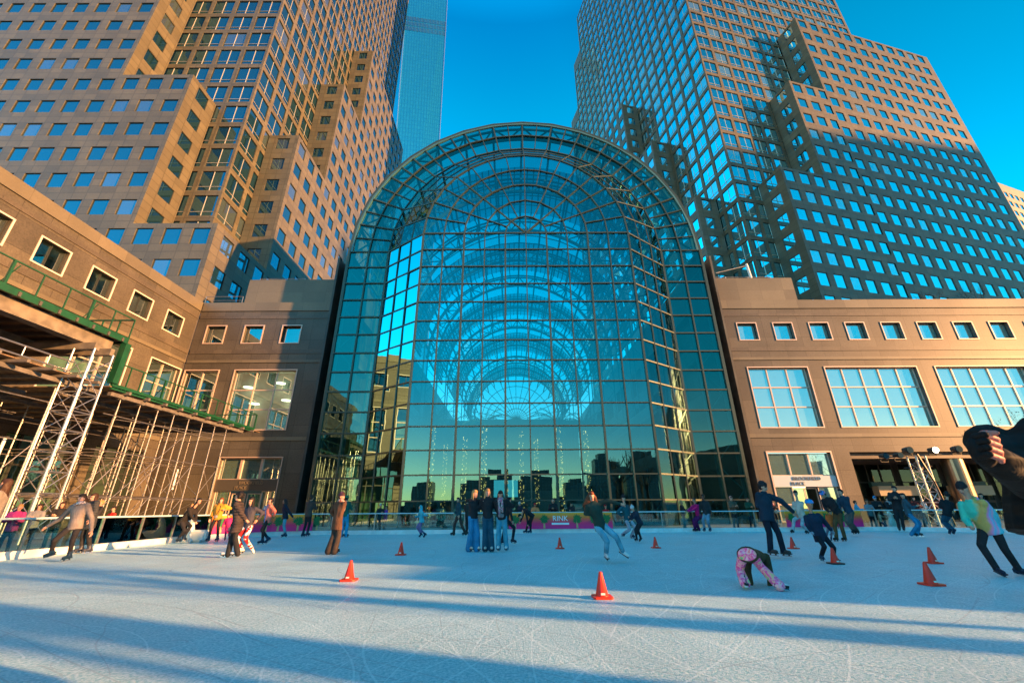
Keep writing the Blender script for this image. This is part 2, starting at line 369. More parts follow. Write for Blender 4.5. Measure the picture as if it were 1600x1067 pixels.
# ------------------------------------------------------------------ right tower, turned 13.3 degrees
A = rad(13.3); E1 = Vector((math.cos(A), math.sin(A), 0)); E2 = Vector((-math.sin(A), math.cos(A), 0))
T2 = thing('office_tower', (70, 80, 0), 'stepped granite office tower right of the glass atrium, brown stone grid with bright blue windows', 'tower', 'stepped granite office towers')
st = MB(); rec = []; D0, D1, K1 = 44., 49., 54.1
O2 = E2 * D0
def strip2(u0, u1, zb, top, n):
    k = int((top - zb) / FL + .4)
    ops = [(u0 + 1.65 + 3.25 * i - 1.03, u0 + 1.65 + 3.25 * i + 1.03, top - 1.75 - FL * j - 1.22, top - 1.75 - FL * j + 1.22) for i in range(n) for j in range(k) if top - 1.75 - FL * j - 1.3 > zb]
    return facade(st, O2, E1, u0, u1, zb, top, ops)
U1, U2, U3, UE = 59.4, 68.95, 77.9, 118.
rec += strip2(U1, U2, 14, 57.05, 3) + strip2(U2, U3, 14, 81.9, 3) + strip2(U3, UE, 14, 105.6, 12)
# west-facing returns (normal -E1): U = -E2
def west(u, d_hi, d_lo, z0, top, cols, k, out=None, pw=1.03):
    O = E1 * u
    ops = [(-(c) - pw, -(c) + pw, top - 1.75 - FL * j - 1.22, top - 1.75 - FL * j + 1.22) for c in cols for j in range(k)]
    return facade(st, O, -E2, -d_hi, -d_lo, z0, top, ops)
rec += west(U1, D1, D0, 14, 57.05, [D0 + 2.4], 8) + west(U2, D1, D0, 57.05, 81.9, [D0 + 2.4], 6) + west(U3, D1, D0, 81.9, 105.6, [D0 + 2.4], 6)
def roof2(u0, u1, d0, d1, z): st.quad(E1 * u0 + E2 * d0 + ZA * z, E1 * u1 + E2 * d0 + ZA * z, E1 * u1 + E2 * d1 + ZA * z, E1 * u0 + E2 * d1 + ZA * z)
roof2(U1, U2, D0, D1, 57.05); roof2(U2, U3, D0, D1, 81.9); roof2(U3, UE, D0, 100, 105.6)
st.quad(E1 * UE + E2 * D0, E1 * UE + E2 * 100, E1 * UE + E2 * 100 + ZA * 105.6, E1 * UE + E2 * D0 + ZA * 105.6)
KW = 49.5
gy = [54., 63.7, 73.2, 103.]; gt = [57.05, 81.9, 105.6]
for i in range(3):
    d0, d1, top = gy[i], gy[i + 1], gt[i]; z0 = 14 if i == 0 else gt[i - 1] - 30
    k = 8 if i == 0 else 6
    rec += facade(st, E2 * d0, E1, KW, K1, z0, top, [(51.8 - .97, 51.8 + .97, top - 1.75 - FL * j - 1.22, top - 1.75 - FL * j + 1.22) for j in range(k)])
    n = 3 if i < 2 else 9
    rec += west(KW, d1, d0, 14, top, [d0 + 1.63 + 3.25 * c for c in range(n)], int((top - 20) / FL))
    roof2(KW, K1, d0, d1, top)
o = st.build('stepped_stone_base', STONE_T, T2)
add_windows(T2, rec, 'plain', [WIN_R, DARK, WIN_R2], 100, 'window')
sh = MB(); rec2 = []
ops = [(K1 + .35 + 3.6 * i, K1 + .35 + 3.6 * i + 2.95, 24 + FL * j + .42, 24 + FL * j + 3.75) for i in range(14) for j in range(kz)]
rec2 += facade(sh, E2 * D1, E1, K1, 105., 20, TOP, ops, reveal=.14)
ops = [(-(D1 + .35 + 3.6 * i + 2.95), -(D1 + .35 + 3.6 * i), 24 + FL * j + .42, 24 + FL * j + 3.75) for i in range(15) for j in range(kz)]
rec2 += facade(sh, E1 * K1, -E2, -103.3, -D1, 20, TOP, ops, reveal=.14)
def wall2(a, b, z0, z1): sh.quad(E1 * a[0] + E2 * a[1] + ZA * z0, E1 * b[0] + E2 * b[1] + ZA * z0, E1 * b[0] + E2 * b[1] + ZA * z1, E1 * a[0] + E2 * a[1] + ZA * z1)
wall2((105, D1), (105, 103.3), 20, TOP); wall2((K1, 103.3), (105, 103.3), 20, TOP)
sh.quad(*(E1 * u + E2 * d + ZA * TOP for u, d in ((K1, D1), (105, D1), (105, 103.3), (K1, 103.3))))
# rear wings that step out beyond the shaft
for d0, d1, top in ((103.3, 110, 175), (110, 117, 150)):
    opsr = [(-(d0 + .3 + 3.3 * i + 2.7), -(d0 + .3 + 3.3 * i), 24 + FL * j + .42, 24 + FL * j + 3.75) for i in range(2) for j in range(int((top - 26) / FL))]
    rec2 += facade(sh, E1 * (K1 + .004), -E2, -d1, -d0, 20, top, opsr, reveal=.14)
    wall2((K1, d1), (105, d1), 20, top); sh.quad(*(E1 * u + E2 * d + ZA * top for u, d in ((K1, d0), (105, d0), (105, d1), (K1, d1))))
o = sh.build('gridded_shaft', STONE_T, T2)
add_windows(T2, rec2, 'mull', [WIN_R, DARK, MULL, WIN_R2], 100, 'wide_window')
# ------------------------------------------------------------------ far glass skyscraper
SKYG = bpy.data.materials.new('skyscraper_glass'); SKYG.use_nodes = True; t = SKYG.node_tree; b = t.nodes['Principled BSDF']
b.inputs['Metallic'].default_value = .85; b.inputs['Roughness'].default_value = .12
uvn = t.nodes.new('ShaderNodeUVMap'); br = t.nodes.new('ShaderNodeTexBrick'); br.offset = 0; br.inputs['Scale'].default_value = 1; br.inputs['Brick Width'].default_value = 1.6; br.inputs['Row Height'].default_value = 4.1
br.inputs['Mortar Size'].default_value = .22; br.inputs['Color1'].default_value = (.05, .60, .72, 1); br.inputs['Color2'].default_value = (.04, .55, .70, 1); br.inputs['Mortar'].default_value = (.03, .45, .60, 1)
t.links.new(uvn.outputs[0], br.inputs['Vector']); t.links.new(br.outputs[0], b.inputs['Base Color'])
SKYD = mat('skyscraper_louvre', (.03, .10, .17), .5, .3)
TW = thing('skyscraper', (-72, 250, 0), 'tall tapering blue glass skyscraper far behind the left tower', 'skyscraper')
mb = MB()
def wallp(a0, b0, a1, b1, z0, z1, m=0):
    """quad from base edge a0-b0 to top edge a1-b1"""
    L = (Vector(b0) - Vector(a0)).length
    mb.quad((*a0, z0), (*b0, z0), (*b1, z1), (*a1, z1), m, [(0, z0), (L, z0), (L, z1), (0, z1)])
wallp((-75, 226), (-49, 232), (-89, 224), (-54.5, 229), 60, 420)          # bright facet
wallp((-112, 250), (-75, 226), (-108, 246), (-89, 224), 60, 420)        # dark facet
wallp((-49, 232), (-60, 280), (-54.5, 229), (-66, 276), 60, 420)
mb.build('glass_wall', SKYG, TW)
mb = MB()
for k in range(3):
    z = 372 + k * 6.4; f = (z - 60) / 360
    a = Vector((-75 - 14 * f, 226 - 2 * f - .25, z)); b_ = Vector((-49 - 5.5 * f, 232 - 3 * f - .25, z))
    for i in range(30):
        p = a.lerp(b_, (i + .5) / 30); mb.obox(p + ZA * 2.6, X_, Y_, ZA, .22, .12, 2.6)
mb.build('louvre_band', SKYD, TW)
mb = MB(); mb.bar((-75, 225.8, 60), (-89, 223.8, 420), .5); mb.bar((-49, 231.8, 60), (-54.5, 228.8, 420), .35); mb.build('steel_edge', mat('steel_edge', (.8, .85, .85), .2, .9), TW)
# far right building beyond the right tower
T3 = thing('office_building', (175, 118, 0), 'distant tan office building with a blue glass corner at the far right edge', 'building')
mb = MB(); B0 = Vector((168.5, 116, 0)); UU = Vector((math.cos(rad(18)), math.sin(rad(18)), 0))
ops = grid_ops(2.2, 3.3, 12, 2.0, 22, 4.2, 21, 2.2)
r3 = facade(mb, B0, UU, 0, 42, 0, 111, ops)
V3 = Vector((-UU.y, UU.x, 0)); mb.quad(B0 + V3 * 30, B0, B0 + ZA * 111, B0 + V3 * 30 + ZA * 111); mb.quad(B0 + ZA * 111, B0 + UU * 42 + ZA * 111, B0 + UU * 42 + V3 * 30 + ZA * 111, B0 + V3 * 30 + ZA * 111)
mb.build('stone_wall', STONE_T, T3); add_windows(T3, r3, 'plain', [WIN_R, DARK], 60, 'window')
mb = MB(); mb.obox(B0 - UU * 2.6 + V3 * 4 + ZA * 48, UU, V3, ZA, 2.55, 3.9, 47); mb.build('glass_corner', WIN_R, T3)
# ------------------------------------------------------------------ low wings either side of the atrium
YW = 38.0
CURT = mat('pale_blind', (.45, .62, .58), .8)
ROOM = mat('office_interior', (.42, .40, .36), .8, noise=.3, nscale=.6)
LAMPC = mat('ceiling_lamp', (.9, .85, .6), .5, emit=(1, .86, .55), estr=1.2)
DGL = glass_clear('door_glass', (.35, .5, .45), (.6, .8, .75), base=.12)
WIN_CL = glass_clear('wing_clear_glass', (.55, .82, .78), (.8, 1, 1), base=.3, wav=.04)
SIGN_W = mat('pale_sign_panel', (.42, .50, .53), .4)
SIGN_B = mat('bronze_sign_panel', (.10, .095, .085), .4, .3)
def belts(mb, mt, mq, ax, c, u0, u1, n):
    """string courses and grooves along a wall. ax 'x': wall faces -Y at y=c ; ax 'y': wall faces +X at x=c"""
    def b(z0, z1, d, M):
        if ax == 'x': M.box(u0, u1, c - d, c - .003, z0, z1)
        else: M.box(c + .003, c + d, u0, u1, z0, z1)
    b(19.95, 20.8, .10, mt)
    for z in (14.42,): b(z, z + .28, .09, mt)
    b(7.02, 7.36, .09, mt)
    b(19.1, 19.42, .05, mq); b(15.35, 15.75, .05, mq)
def trim(mb, ax, c, a, b, z0, z1, t=.10, d=.06):
    for (p, q, r, s) in ((a - t, b + t, z1, z1 + t), (a - t, b + t, z0 - t, z0), (a - t, a, z0, z1), (b, b + t, z0, z1)):
        if ax == 'x': mb.box(p, q, c - d, c - .002, r, s)
        else: mb.box(c + .002, c + d, p, q, r, s)
def lettering(txt, size, loc, rotz, m, parent, name='lettering', ext=.02, spacing=1.0):
    cu = bpy.data.curves.new(name, 'FONT'); cu.body = txt; cu.size = size; cu.extrude = ext; cu.align_x = 'CENTER'; cu.align_y = 'CENTER'; cu.space_character = spacing
    tmp = bpy.data.objects.new('tmp', cu); COL.objects.link(tmp)
    bpy.context.view_layer.update()
    me = bpy.data.meshes.new_from_object(tmp.evaluated_get(bpy.context.evaluated_depsgraph_get())); bpy.data.objects.remove(tmp)
    me.materials.clear(); me.materials.append(m)
    o = bpy.data.objects.new(name, me); link(o, parent); org = ORG[parent.name] if parent else Vector()
    o.location = Vector(loc) - org; o.rotation_euler = (rad(90), 0, rotz)
    return o
STONE_D = granite('dark_groove_granite', (.07, .06, .046), (.145, .123, .092), 1.8, 2.1, blot=.2)
# ---- right wing
WR = thing('granite_wing', (40, 42, 0), 'long low brown granite wing right of the glass atrium', 'building')
mb = MB(); rs = []; rb = []
x0, x1 = 20.4, 82.
small = [(23.6 + 3.62 * i - .93, 23.6 + 3.62 * i + .93, 16.55, 18.32) for i in range(16)]
big = [(22.75, 28.45, 7.97, 13.65, 3), (30.15, 38.95, 7.97, 13.65, 5), (40.8, 49.6, 7.97, 13.65, 5), (51.4, 60.2, 7.97, 13.65, 5), (62, 70.8, 7.97, 13.65, 5)]
door = (22.75, 28.35, .0, 5.72); arc = (30.1, 72, 0, 5.72)
rsm = facade(mb, (0, YW, 0), X_, x0, x1, 0, 19.95, small + [b[:4] for b in big] + [door], reveal=.35)
# the arcade opening is cut by ending the wall above it
MBw = MB(); rr = facade(MBw, (0, YW, 0), X_, x0, x1, 0, 19.95, small + [b[:4] for b in big] + [door, arc], reveal=.35)
body = MBw
body.box(x0, x1, YW + 1.3, 60, 20.8 - .9, 20.8 - .2)                       # roof slab
body.quad((x0, 70, 0), (x0, YW, 0), (x0, YW, 19.95), (x0, 70, 19.95), 0, [(0, 0), (32, 0), (32, 20), (0, 20)])
body.quad((arc[0], YW, 5.72), (arc[1], YW, 5.72), (arc[1], 45, 5.72), (arc[0], 45, 5.72))
body.quad((arc[0], 45, 0), (arc[0], YW, 0), (arc[0], YW, 5.72), (arc[0], 45, 5.72))
body.build('granite_wall', STONE_W, WR)
lt = MB(); gv = MB(); belts(None, lt, gv, 'x', YW, x0, x1, 0)
lt.box(x0, x1, YW - .1, YW + 1.3, 20.802, 20.9)
l2 = MB(); l2.box(20.7, 29.9, YW + .5, YW + 8, 20.9, 23.85); l2.build('raised_parapet', STONE_L, WR); lt.box(x0, x1, YW + .002, YW + 1.3, 19.955, 20.8)
lt.build('light_stone_parapet', STONE_L, WR); gv.build('stone_band', STONE_D, WR)
for o_ in small + [b[:4] for b in big]: tr = MB(); trim(tr, 'x', YW, *o_, t=.09); tr.build('window_trim', TRIM, WR)
tr = MB(); trim(tr, 'x', YW, door[0], door[1], .15, door[3], t=.12); tr.build('door_trim', TRIM, WR)
rS = rr[:len(small)]; rB = rr[len(small):len(small) + len(big)]
add_windows(WR, rS, 'plain', [WIN_W, DARK], 40, 'small_window')
for r_, b_ in zip(rB, big):
    add_windows(WR, [r_], (b_[4], 3, .10), [WIN_W, TRIM], 1, 'large_window')
    bl = MB(); nx = b_[4]; wdt = (b_[1] - b_[0]) / nx
mb = MB()
win_faces(mb, (25.55, YW + .35, 4.72), X_, 5.6, 1.9, (3, 1, .12)); mb.build('transom_window', [WIN_W, TRIM], WR)
mb = MB(); mb.box(22.75, 28.35, YW + .12, YW + .34, 2.85, 3.75); sp = mb.build('sign_panel', SIGN_W, WR)
TXT = mat('sign_letters', (.10, .13, .15), .5)
lettering('BROOKFIELD', .42, (25.75, YW + .09, 3.5), 0, TXT, WR); lettering('PLACE', .42, (24.9, YW + .09, 3.08), 0, TXT, WR)
mb = MB()
win_faces(mb, (23.6, YW + .35, 1.42), X_, 1.7, 2.84, (1, 2, .1)); mb.build('side_light', [WIN_W, TRIM], WR); mb = MB(); win_faces(mb, (27.5, YW + .35, 1.42), X_, 1.7, 2.84, (1, 2, .1)); mb.build('side_light', [WIN_W, TRIM], WR)
mb = MB(); win_faces(mb, (25.0, YW + .5, 1.4), X_, 1.05, 2.7, (1, 1, .1)); mb.build('door', [DGL, TRIM], WR)
mb = MB(); win_faces(mb, (26.1, YW + .5, 1.4), X_, 1.05, 2.7, (1, 1, .1)); mb.build('door', [DGL, TRIM], WR)
# arcade behind the opening
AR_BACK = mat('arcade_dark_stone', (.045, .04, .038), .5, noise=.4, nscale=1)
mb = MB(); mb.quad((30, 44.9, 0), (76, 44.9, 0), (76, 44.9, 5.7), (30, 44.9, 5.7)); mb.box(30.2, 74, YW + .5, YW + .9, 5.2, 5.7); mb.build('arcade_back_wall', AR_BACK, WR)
DSG = glass_clear('dim_shop_glass', (.3, .4, .38), (.5, .7, .65), base=.06)
for i in range(9): mb = MB(); win_faces(mb, (32.4 + 4.7 * i, 44.6, 3.5), X_, 4.1, 3.6, (3, 2, .09)); win_faces(mb, (32.4 + 4.7 * i, 44.7, .85), X_, 4.1, 1.5, (3, 1, .09)); mb.build('shop_front', [DSG, DARK], WR)
GSG, BGC = mat('green_shop_sign', (.02, .10, .09), .5), mat('beige_canopy', (.50, .40, .26), .6)
for i in range(9): mb = MB(); mb.box(31.5 + 4.7 * i, 33.6 + 4.7 * i, 44.1, 44.5, 3.0, 3.5); mb.build('shop_sign', GSG, WR)
for i in range(5): mb = MB(); mb.box(36.2 + 7.5 * i, 40 + 7.5 * i, 43.4, 44.2, 2.2, 3.1); mb.build('canopy', BGC, WR)
BRZ = mat('bronze_column_cladding', (.30, .22, .15), .28, .85)
for i, cx in enumerate((40.3, 52.5, 64.5)):
    mb = MB(); mb.lathe((cx, YW + 1.4, 0), [(.95, 0), (.95, .25), (.8, .3), (.8, 2.85), (.79, 2.87), (.79, 2.9), (.8, 2.92), (.8, 5.7)], 28)
    mb.build('column', BRZ, WR, smooth=False)
# ---- left wing
WL = thing('granite_wing', (-24, 42, 0), 'short brown granite wing left of the glass atrium, half in shadow', 'building')
mb = MB(); x0, x1 = -31.35, -18.3
small = [(-28.95 + 3.66 * i - .95, -28.95 + 3.66 * i + .95, 16.5, 18.3) for i in range(3)]
small = [(-29.3 + 3.75 * i - .9, -29.3 + 3.75 * i + .9, 16.5, 18.3) for i in range(3)]
big = [(-31.2, -27.95, 8.05, 13.65, 2), (-26.35, -20.5, 8.05, 13.65, 3)]
door = (-25.7, -20.25, 0, 5.55)
rr = facade(mb, (0, YW, 0), X_, x0, x1, 0, 19.95, small + [b[:4] for b in big] + [door], reveal=.35)
mb.quad((x1, YW, 0), (x1, 70, 0), (x1, 70, 19.95), (x1, YW, 19.95), 0, [(0, 0), (32, 0), (32, 20), (0, 20)])
mb.build('granite_wall', STONE_W, WL)
lt = MB(); gv = MB(); belts(None, lt, gv, 'x', YW, x0 + .12, x1, 0)
lt.box(x0, x1, YW - .1, YW + 1.45, 20.802, 20.9); l2 = MB(); l2.box(-27.6, -18.45, YW + .5, YW + 1.4, 20.9, 23.9); l2.build('raised_parapet', STONE_L, WL); lt.box(x0, x1, YW + .002, YW + 1.4, 19.955, 20.8)
lt.build('light_stone_parapet', STONE_L, WL); gv.build('stone_band', STONE_D, WL)
for o_ in small + [big[1][:4], (-31.1, -27.95, 8.05, 13.65)]: tr = MB(); trim(tr, 'x', YW, *o_); tr.build('window_trim', TRIM, WL)
tr = MB(); trim(tr, 'x', YW, door[0], door[1], .15, door[3], t=.08); tr.build('door_trim', TRIM, WL)
add_windows(WL, rr[:3], 'plain', [WIN_CL, DARK], 10, 'small_window')
add_windows(WL, [rr[3]], (2, 3, .10), [WIN_CL, TRIM], 2, 'large_window'); add_windows(WL, [rr[4]], (3, 3, .10), [WIN_CL, TRIM], 2, 'large_window')
mb = MB()
def room(a, b, z0, z1, d=3.2, y=YW + .38):
    mb.quad((a, y, z0), (a, y + d, z0), (a, y + d, z1), (a, y, z1)); mb.quad((b, y, z0), (b, y + d, z0), (b, y + d, z1), (b, y, z1))
    mb.quad((a, y + d, z0), (b, y + d, z0), (b, y + d, z1), (a, y + d, z1)); mb.quad((a, y, z0), (b, y, z0), (b, y + d, z0), (a, y + d, z0)); mb.quad((a, y, z1), (b, y, z1), (b, y + d, z1), (a, y + d, z1))
for o_ in small: room(o_[0] - .4, o_[1] + .4, 16.2, 18.6, 1.08)
room(-31.3, -27.9, 7.9, 13.8, 1.08); room(-26.5, -20.4, 7.9, 13.8, 1.08)
mb.build('room_interior', ROOM, WL)
for x, z in ((-25.3, 12.2), (-22.3, 12.6), (-24.4, 10.6), (-21.4, 10.9)): mb = MB(); mb.lathe((x, YW + .9, z), [(.45, 0), (.45, .06)], 20); mb.build('ceiling_lamp', LAMPC, WL)
mb = MB(); win_faces(mb, (-23, YW + .35, 4.65), X_, 5.45, 1.8, (3, 1, .22)); mb.build('transom_window', [WIN_W, TRIM], WL)
mb = MB(); mb.box(-25.7, -20.25, YW + .12, YW + .34, 2.8, 3.72); mb.build('sign_panel', SIGN_B, WL)
TXL = mat('bronze_letters', (.30, .25, .18), .4, .5)
lettering('BROOKFIELD', .36, (-22.6, YW + .1, 3.45), 0, TXL, WL); lettering('PLACE', .36, (-23.45, YW + .1, 3.05), 0, TXL, WL)
for x in (-25.0, -20.95): mb = MB(); win_faces(mb, (x, YW + .35, 1.4), X_, 1.35, 2.78, (1, 1, .1)); mb.build('side_light', [WIN_W, TRIM], WL)
for x in (-23.65, -22.3):
    mb = MB(); win_faces(mb, (x, YW + .5, 1.3), X_, 1.2, 2.6, (1, 1, .1)); mb.build('door', [WIN_CL, TRIM], WL)
# ---- long side building facing the rink
WS = thing('granite_building', (-34, 22, 0), 'sunlit tan granite building along the left side of the rink, behind the scaffold decks', 'building')
XS = -31.4
mb = MB(); y0, y1 = -14., YW
small = [(35.3 - 3.68 * i - .95, 35.3 - 3.68 * i + .95, 16.5, 18.3) for i in range(13)]
big = [(34.3, 37.7, 8.0, 13.65, 2), (26.6, 32.2, 8.0, 13.65, 3), (17.4, 23.0, 8, 13.65, 3), (8.2, 13.8, 8, 13.65, 3), (-1, 4.6, 8, 13.65, 3)]
shop = [(y, y + 4.6, .25, 5.9) for y in (32.2, 26.2, 20.2, 14.2, 8.2, 2.2, -3.8)]
rr = facade(mb, (XS, 0, 0), Y_, y0, y1, 0, 19.95, small + [b[:4] for b in big] + shop, reveal=.35)
mb.box(XS - 12, XS - 1.5, y0, 39.3, 20.0, 20.6); mb.quad((XS - 12, y0, 0), (XS, y0, 0), (XS, y0, 19.95), (XS - 12, y0, 19.95), 0, [(0, 0), (12, 0), (12, 20), (0, 20)])
mb.build('granite_wall', STONE_W, WS)
lt = MB(); gv = MB(); belts(None, lt, gv, 'y', XS, y0, y1 - .11, 0); lt.box(XS - 1.4, XS + .1, y0, y1 + .55, 20.802, 20.9); lt.box(XS - 1.4, XS - .002, y0, y1 + .5, 19.955, 20.8)
lt.build('light_stone_parapet', STONE_L, WS); gv.build('stone_band', STONE_D, WS)
PWT = mat('pale_window_trim', (.60, .52, .46), .5)
for o_ in small + [b[:4] for b in big]: tr = MB(); trim(tr, 'y', XS, *o_); tr.build('window_trim', PWT, WS)
n1 = len(small); add_windows(WS, rr[:n1], (2, 1, .05), [WIN_CL, DARK], 20, 'small_window')
for r_, b_ in zip(rr[n1:n1 + 5], big): add_windows(WS, [r_], (b_[4], 3, .10), [WIN_CL, TRIM], 2, 'large_window')
GRNG = glass_clear('green_shop_glass', (.35, .55, .45), (.7, .95, .85), base=.25, wav=.05)
for r_ in rr[n1 + 5:]: add_windows(WS, [r_], (4, 3, .12), [GRNG, DARK], 2, 'shop_window')
mb = MB()
def room_y(a, b, z0, z1, d=4, x=XS - .38):
    mb.quad((x - d, a, z0), (x - d, b, z0), (x - d, b, z1), (x - d, a, z1)); mb.quad((x, a, z0), (x - d, a, z0), (x - d, a, z1), (x, a, z1)); mb.quad((x, b, z0), (x - d, b, z0), (x - d, b, z1), (x, b, z1))
    mb.quad((x, a, z0), (x, b, z0), (x - d, b, z0), (x - d, a, z0)); mb.quad((x, a, z1), (x, b, z1), (x - d, b, z1), (x - d, a, z1))
room_y(y0 + .2, y1 - .3, 16, 18.8, 3); room_y(y0 + .2, y1 - .3, 7.8, 13.9); room_y(y0 + .2, y1 - .3, .1, 6.2, 5)
mb.build('room_interior', ROOM, WS)
# roof rails
def rail(name, pts, h, parent_label, cat='railing', grp=None, r=.03, mt=STEEL, step=2.2):
    t_ = thing(name, pts[0], parent_label, cat, grp); mb = MB()
    for a, b in zip(pts, pts[1:]):
        a = Vector(a); b = Vector(b); n = max(1, int((b - a).length / step))
        for k in range(n + 1):
            p = a.lerp(b, k / n); mp = MB(); mp.tube(p, p + ZA * h, r, n=6); mp.build('post', mt, t_)
        mb.tube(a + ZA * h, b + ZA * h, r * .9, n=6); mb.tube(a + ZA * h * .5, b + ZA * h * .5, r * .7, n=6)
    mb.build('rail', mt, t_); return t_
rail('roof_railing', [(-31.5, YW + .3, 20.9), (-27.7, YW + .3, 20.9)], .9, 'thin steel railing with leaning posts on the low roof of the left wing', grp='steel roof railings')
rail('roof_railing', [(-26.8, YW + .9, 23.9), (-22., YW + .9, 23.9)], .35, 'small steel railing on the raised parapet left of the atrium', grp='steel roof railings')
rail('roof_railing', [(20.9, YW + 1.2, 23.86), (28.2, YW + 1.2, 23.86)], .5, 'steel railing on the raised parapet right of the atrium', grp='steel roof railings')
rail('roof_railing', [(31, YW + 1., 20.9), (75, YW + 1., 20.9)], .5, 'long low steel railing along the roof of the right wing', grp='steel roof railings')
CAM = thing('roof_camera', (23.9, YW + .9, 23.9), 'white pole with a slanted arm on the raised parapet right of the atrium', 'mast')
mb = MB(); mb.tube((25.9, YW + .9, 23.86), (25.75, YW + .9, 25.8), .13, n=12); mb.build('pole', WHITE, CAM)
mb = MB(); mb.tube((22.2, YW + .9, 24.7), (25.7, YW + .9, 25.6), .05); mb.build('arm', STEEL, CAM)
ACU = thing('air_conditioner', (20.3, YW - .2, 24.2), 'white air conditioning unit between the glass arch and the right parapet', 'machine')
mb = MB(); mb.box(19.95, 20.6, YW - .1, YW + .5, 24.1, 25.3); mb.build('casing', WHITE, ACU)
mb = MB()
for k in range(6): mb.box(20.02, 20.53, YW - .13, YW - .103, 24.25 + k * .17, 24.33 + k * .17)
mb.build('grille', DARK, ACU)
# ------------------------------------------------------------------ glass atrium
AT = thing('glass_atrium', (1.5, 60, 0), 'great round-topped glass and steel atrium with a projecting bay, centre of the plaza', 'atrium')
CX, ZS = 1.5, 25.6
RO, RS, RF = 17.9, 13.9, 9.75
YO, YFr = 36.0, 33.0
G_FRONT = glass_clear('atrium_front_glass', (.27, .55, .54), (.28, .64, .64), base=.30, wav=.03)
G_SIDE = glass_clear('atrium_bay_glass', (.30, .62, .58), (.26, .50, .50), base=.2, wav=.05)
G_RING = glass_clear('atrium_ring_glass', (.26, .58, .54), (.34, .68, .62), base=.2, wav=.06)
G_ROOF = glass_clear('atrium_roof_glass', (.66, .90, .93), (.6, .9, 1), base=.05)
DZ = 1.832; NR = 14
def pp(R, a, y): return Vector((CX + R * math.cos(a), y, ZS + R * math.sin(a)))
def pane(mb, a, b, c, d, j=.012):
    """one sheet of glass set a hair out of true"""
    n = (b - a).cross(d - a).normalized(); k = [random.uniform(-j, j) for _ in range(3)]
    mb.quad(a + n * k[0], b + n * k[1], c + n * (k[1] + k[2] - k[0]), d + n * k[2])
gf, gs, gr = MB(), MB(), MB()
ff, fs, fr_ = MB(), MB(), MB()
rowz = [ZS - DZ * k for k in range(NR + 1)]; rowz[-1] = .05
xs = [CX - RF + 1.95 * i for i in range(11)]
for i in range(10):
    for k in range(NR):
        pane(gf, Vector((xs[i], YFr, rowz[k + 1])), Vector((xs[i + 1], YFr, rowz[k + 1])), Vector((xs[i + 1], YFr, rowz[k])), Vector((xs[i], YFr, rowz[k])))
for i, x in enumerate(xs):
    wd = .15 if i in (0, 2, 4, 6, 8, 10) else .09
    ff.bar((x, YFr - .05, 0), (x, YFr - .05, ZS), wd, .22, up=(0, 1, 0))
for k, z in enumerate(rowz[:-1]): ff.bar((xs[0], YFr - .053, z), (xs[-1], YFr - .053, z), 0.09 if k else .13, .14, up=(0, 1, 0))
# fan above the springing line
r5 = [1.95 * k for k in range(1, 6)]
for q in range(5):
    Ra, Rb = (0, r5[0]) if q == 0 else (r5[q - 1], r5[q]); n = 4 if q == 0 else 8 if q < 3 else 16
    for s in range(n):
        a0, a1 = math.pi * s / n, math.pi * (s + 1) / n
        if q == 0:
            am = (a0 + a1) / 2; gf.poly([pp(0, 0, YFr), pp(Rb, a0, YFr), pp(Rb, am, YFr), pp(Rb, a1, YFr)])
            ff.bar(pp(0, 0, YFr - .05), pp(Rb, a1, YFr - .05), .12, .16, up=(0, 1, 0))
        else:
            if q == 3:   # arcs change from 8 to 16 segments
                am = (a0 + a1) / 2
            pane(gf, pp(Ra, a0, YFr), pp(Rb, a0, YFr), pp(Rb, a1, YFr), pp(Ra, a1, YFr), .006)
            if s < n - 1: ff.bar(pp(Ra, a1, YFr - .05), pp(Rb, a1, YFr - .05), .10 if s % 2 else .08, .14, up=(0, 1, 0))
    n2 = 8 if q < 2 else 16
    for s in range(n2):
        ff.bar(pp(Rb, math.pi * s / n2, YFr - .053), pp(Rb, math.pi * (s + 1) / n2, YFr - .053), .13 if q in (2, 4) else .09, .16, up=(0, 1, 0))
gf.build('bay_front_glass', G_FRONT, AT); ff.build('bay_front_mullion', MULL_G, AT)
# splayed bay: straight part and vault part
def lerp(a, b, t): return a + (b - a) * t
for sgn in (-1, 1):
    for k in range(NR):
        for i in range(3):
            t0, t1 = i / 3, (i + 1) / 3
            P = lambda t, z: Vector((CX + sgn * lerp(RF, RS, t), lerp(YFr, YO, t), z))
            pane(gs, P(t0, rowz[k + 1]), P(t1, rowz[k + 1]), P(t1, rowz[k]), P(t0, rowz[k]), .02)
    for i in range(1, 4):
        t = i / 3; x = CX + sgn * lerp(RF, RS, t); y = lerp(YFr, YO, t)
        fs.bar((x, y - .04, 0), (x, y - .04, ZS), .2 if i == 3 else .1, .16, up=(0, 1, 0))
    for z in rowz[:-1]: fs.bar((CX + sgn * RF, YFr - .03, z), (CX + sgn * RS, YO - .03, z), .1, .12)
for s in range(16):
    a0, a1 = math.pi * s / 16, math.pi * (s + 1) / 16
    for i in range(3):
        t0, t1 = i / 3, (i + 1) / 3
        Q = lambda t, a: pp(lerp(RF, RS, t), a, lerp(YFr, YO, t))
        pane(gs, Q(t0, a0), Q(t1, a0), Q(t1, a1), Q(t0, a1), .01)
        fs.bar(Q(t1, a0), Q(t1, a1), .17 if i == 2 else .08, .12)
    if s: fs.bar(Q(0, a0), Q(1, a0), .12, .12)
gs.build('bay_side_glass', G_SIDE, AT); fs.build('bay_side_mullion', MULL_G, AT)
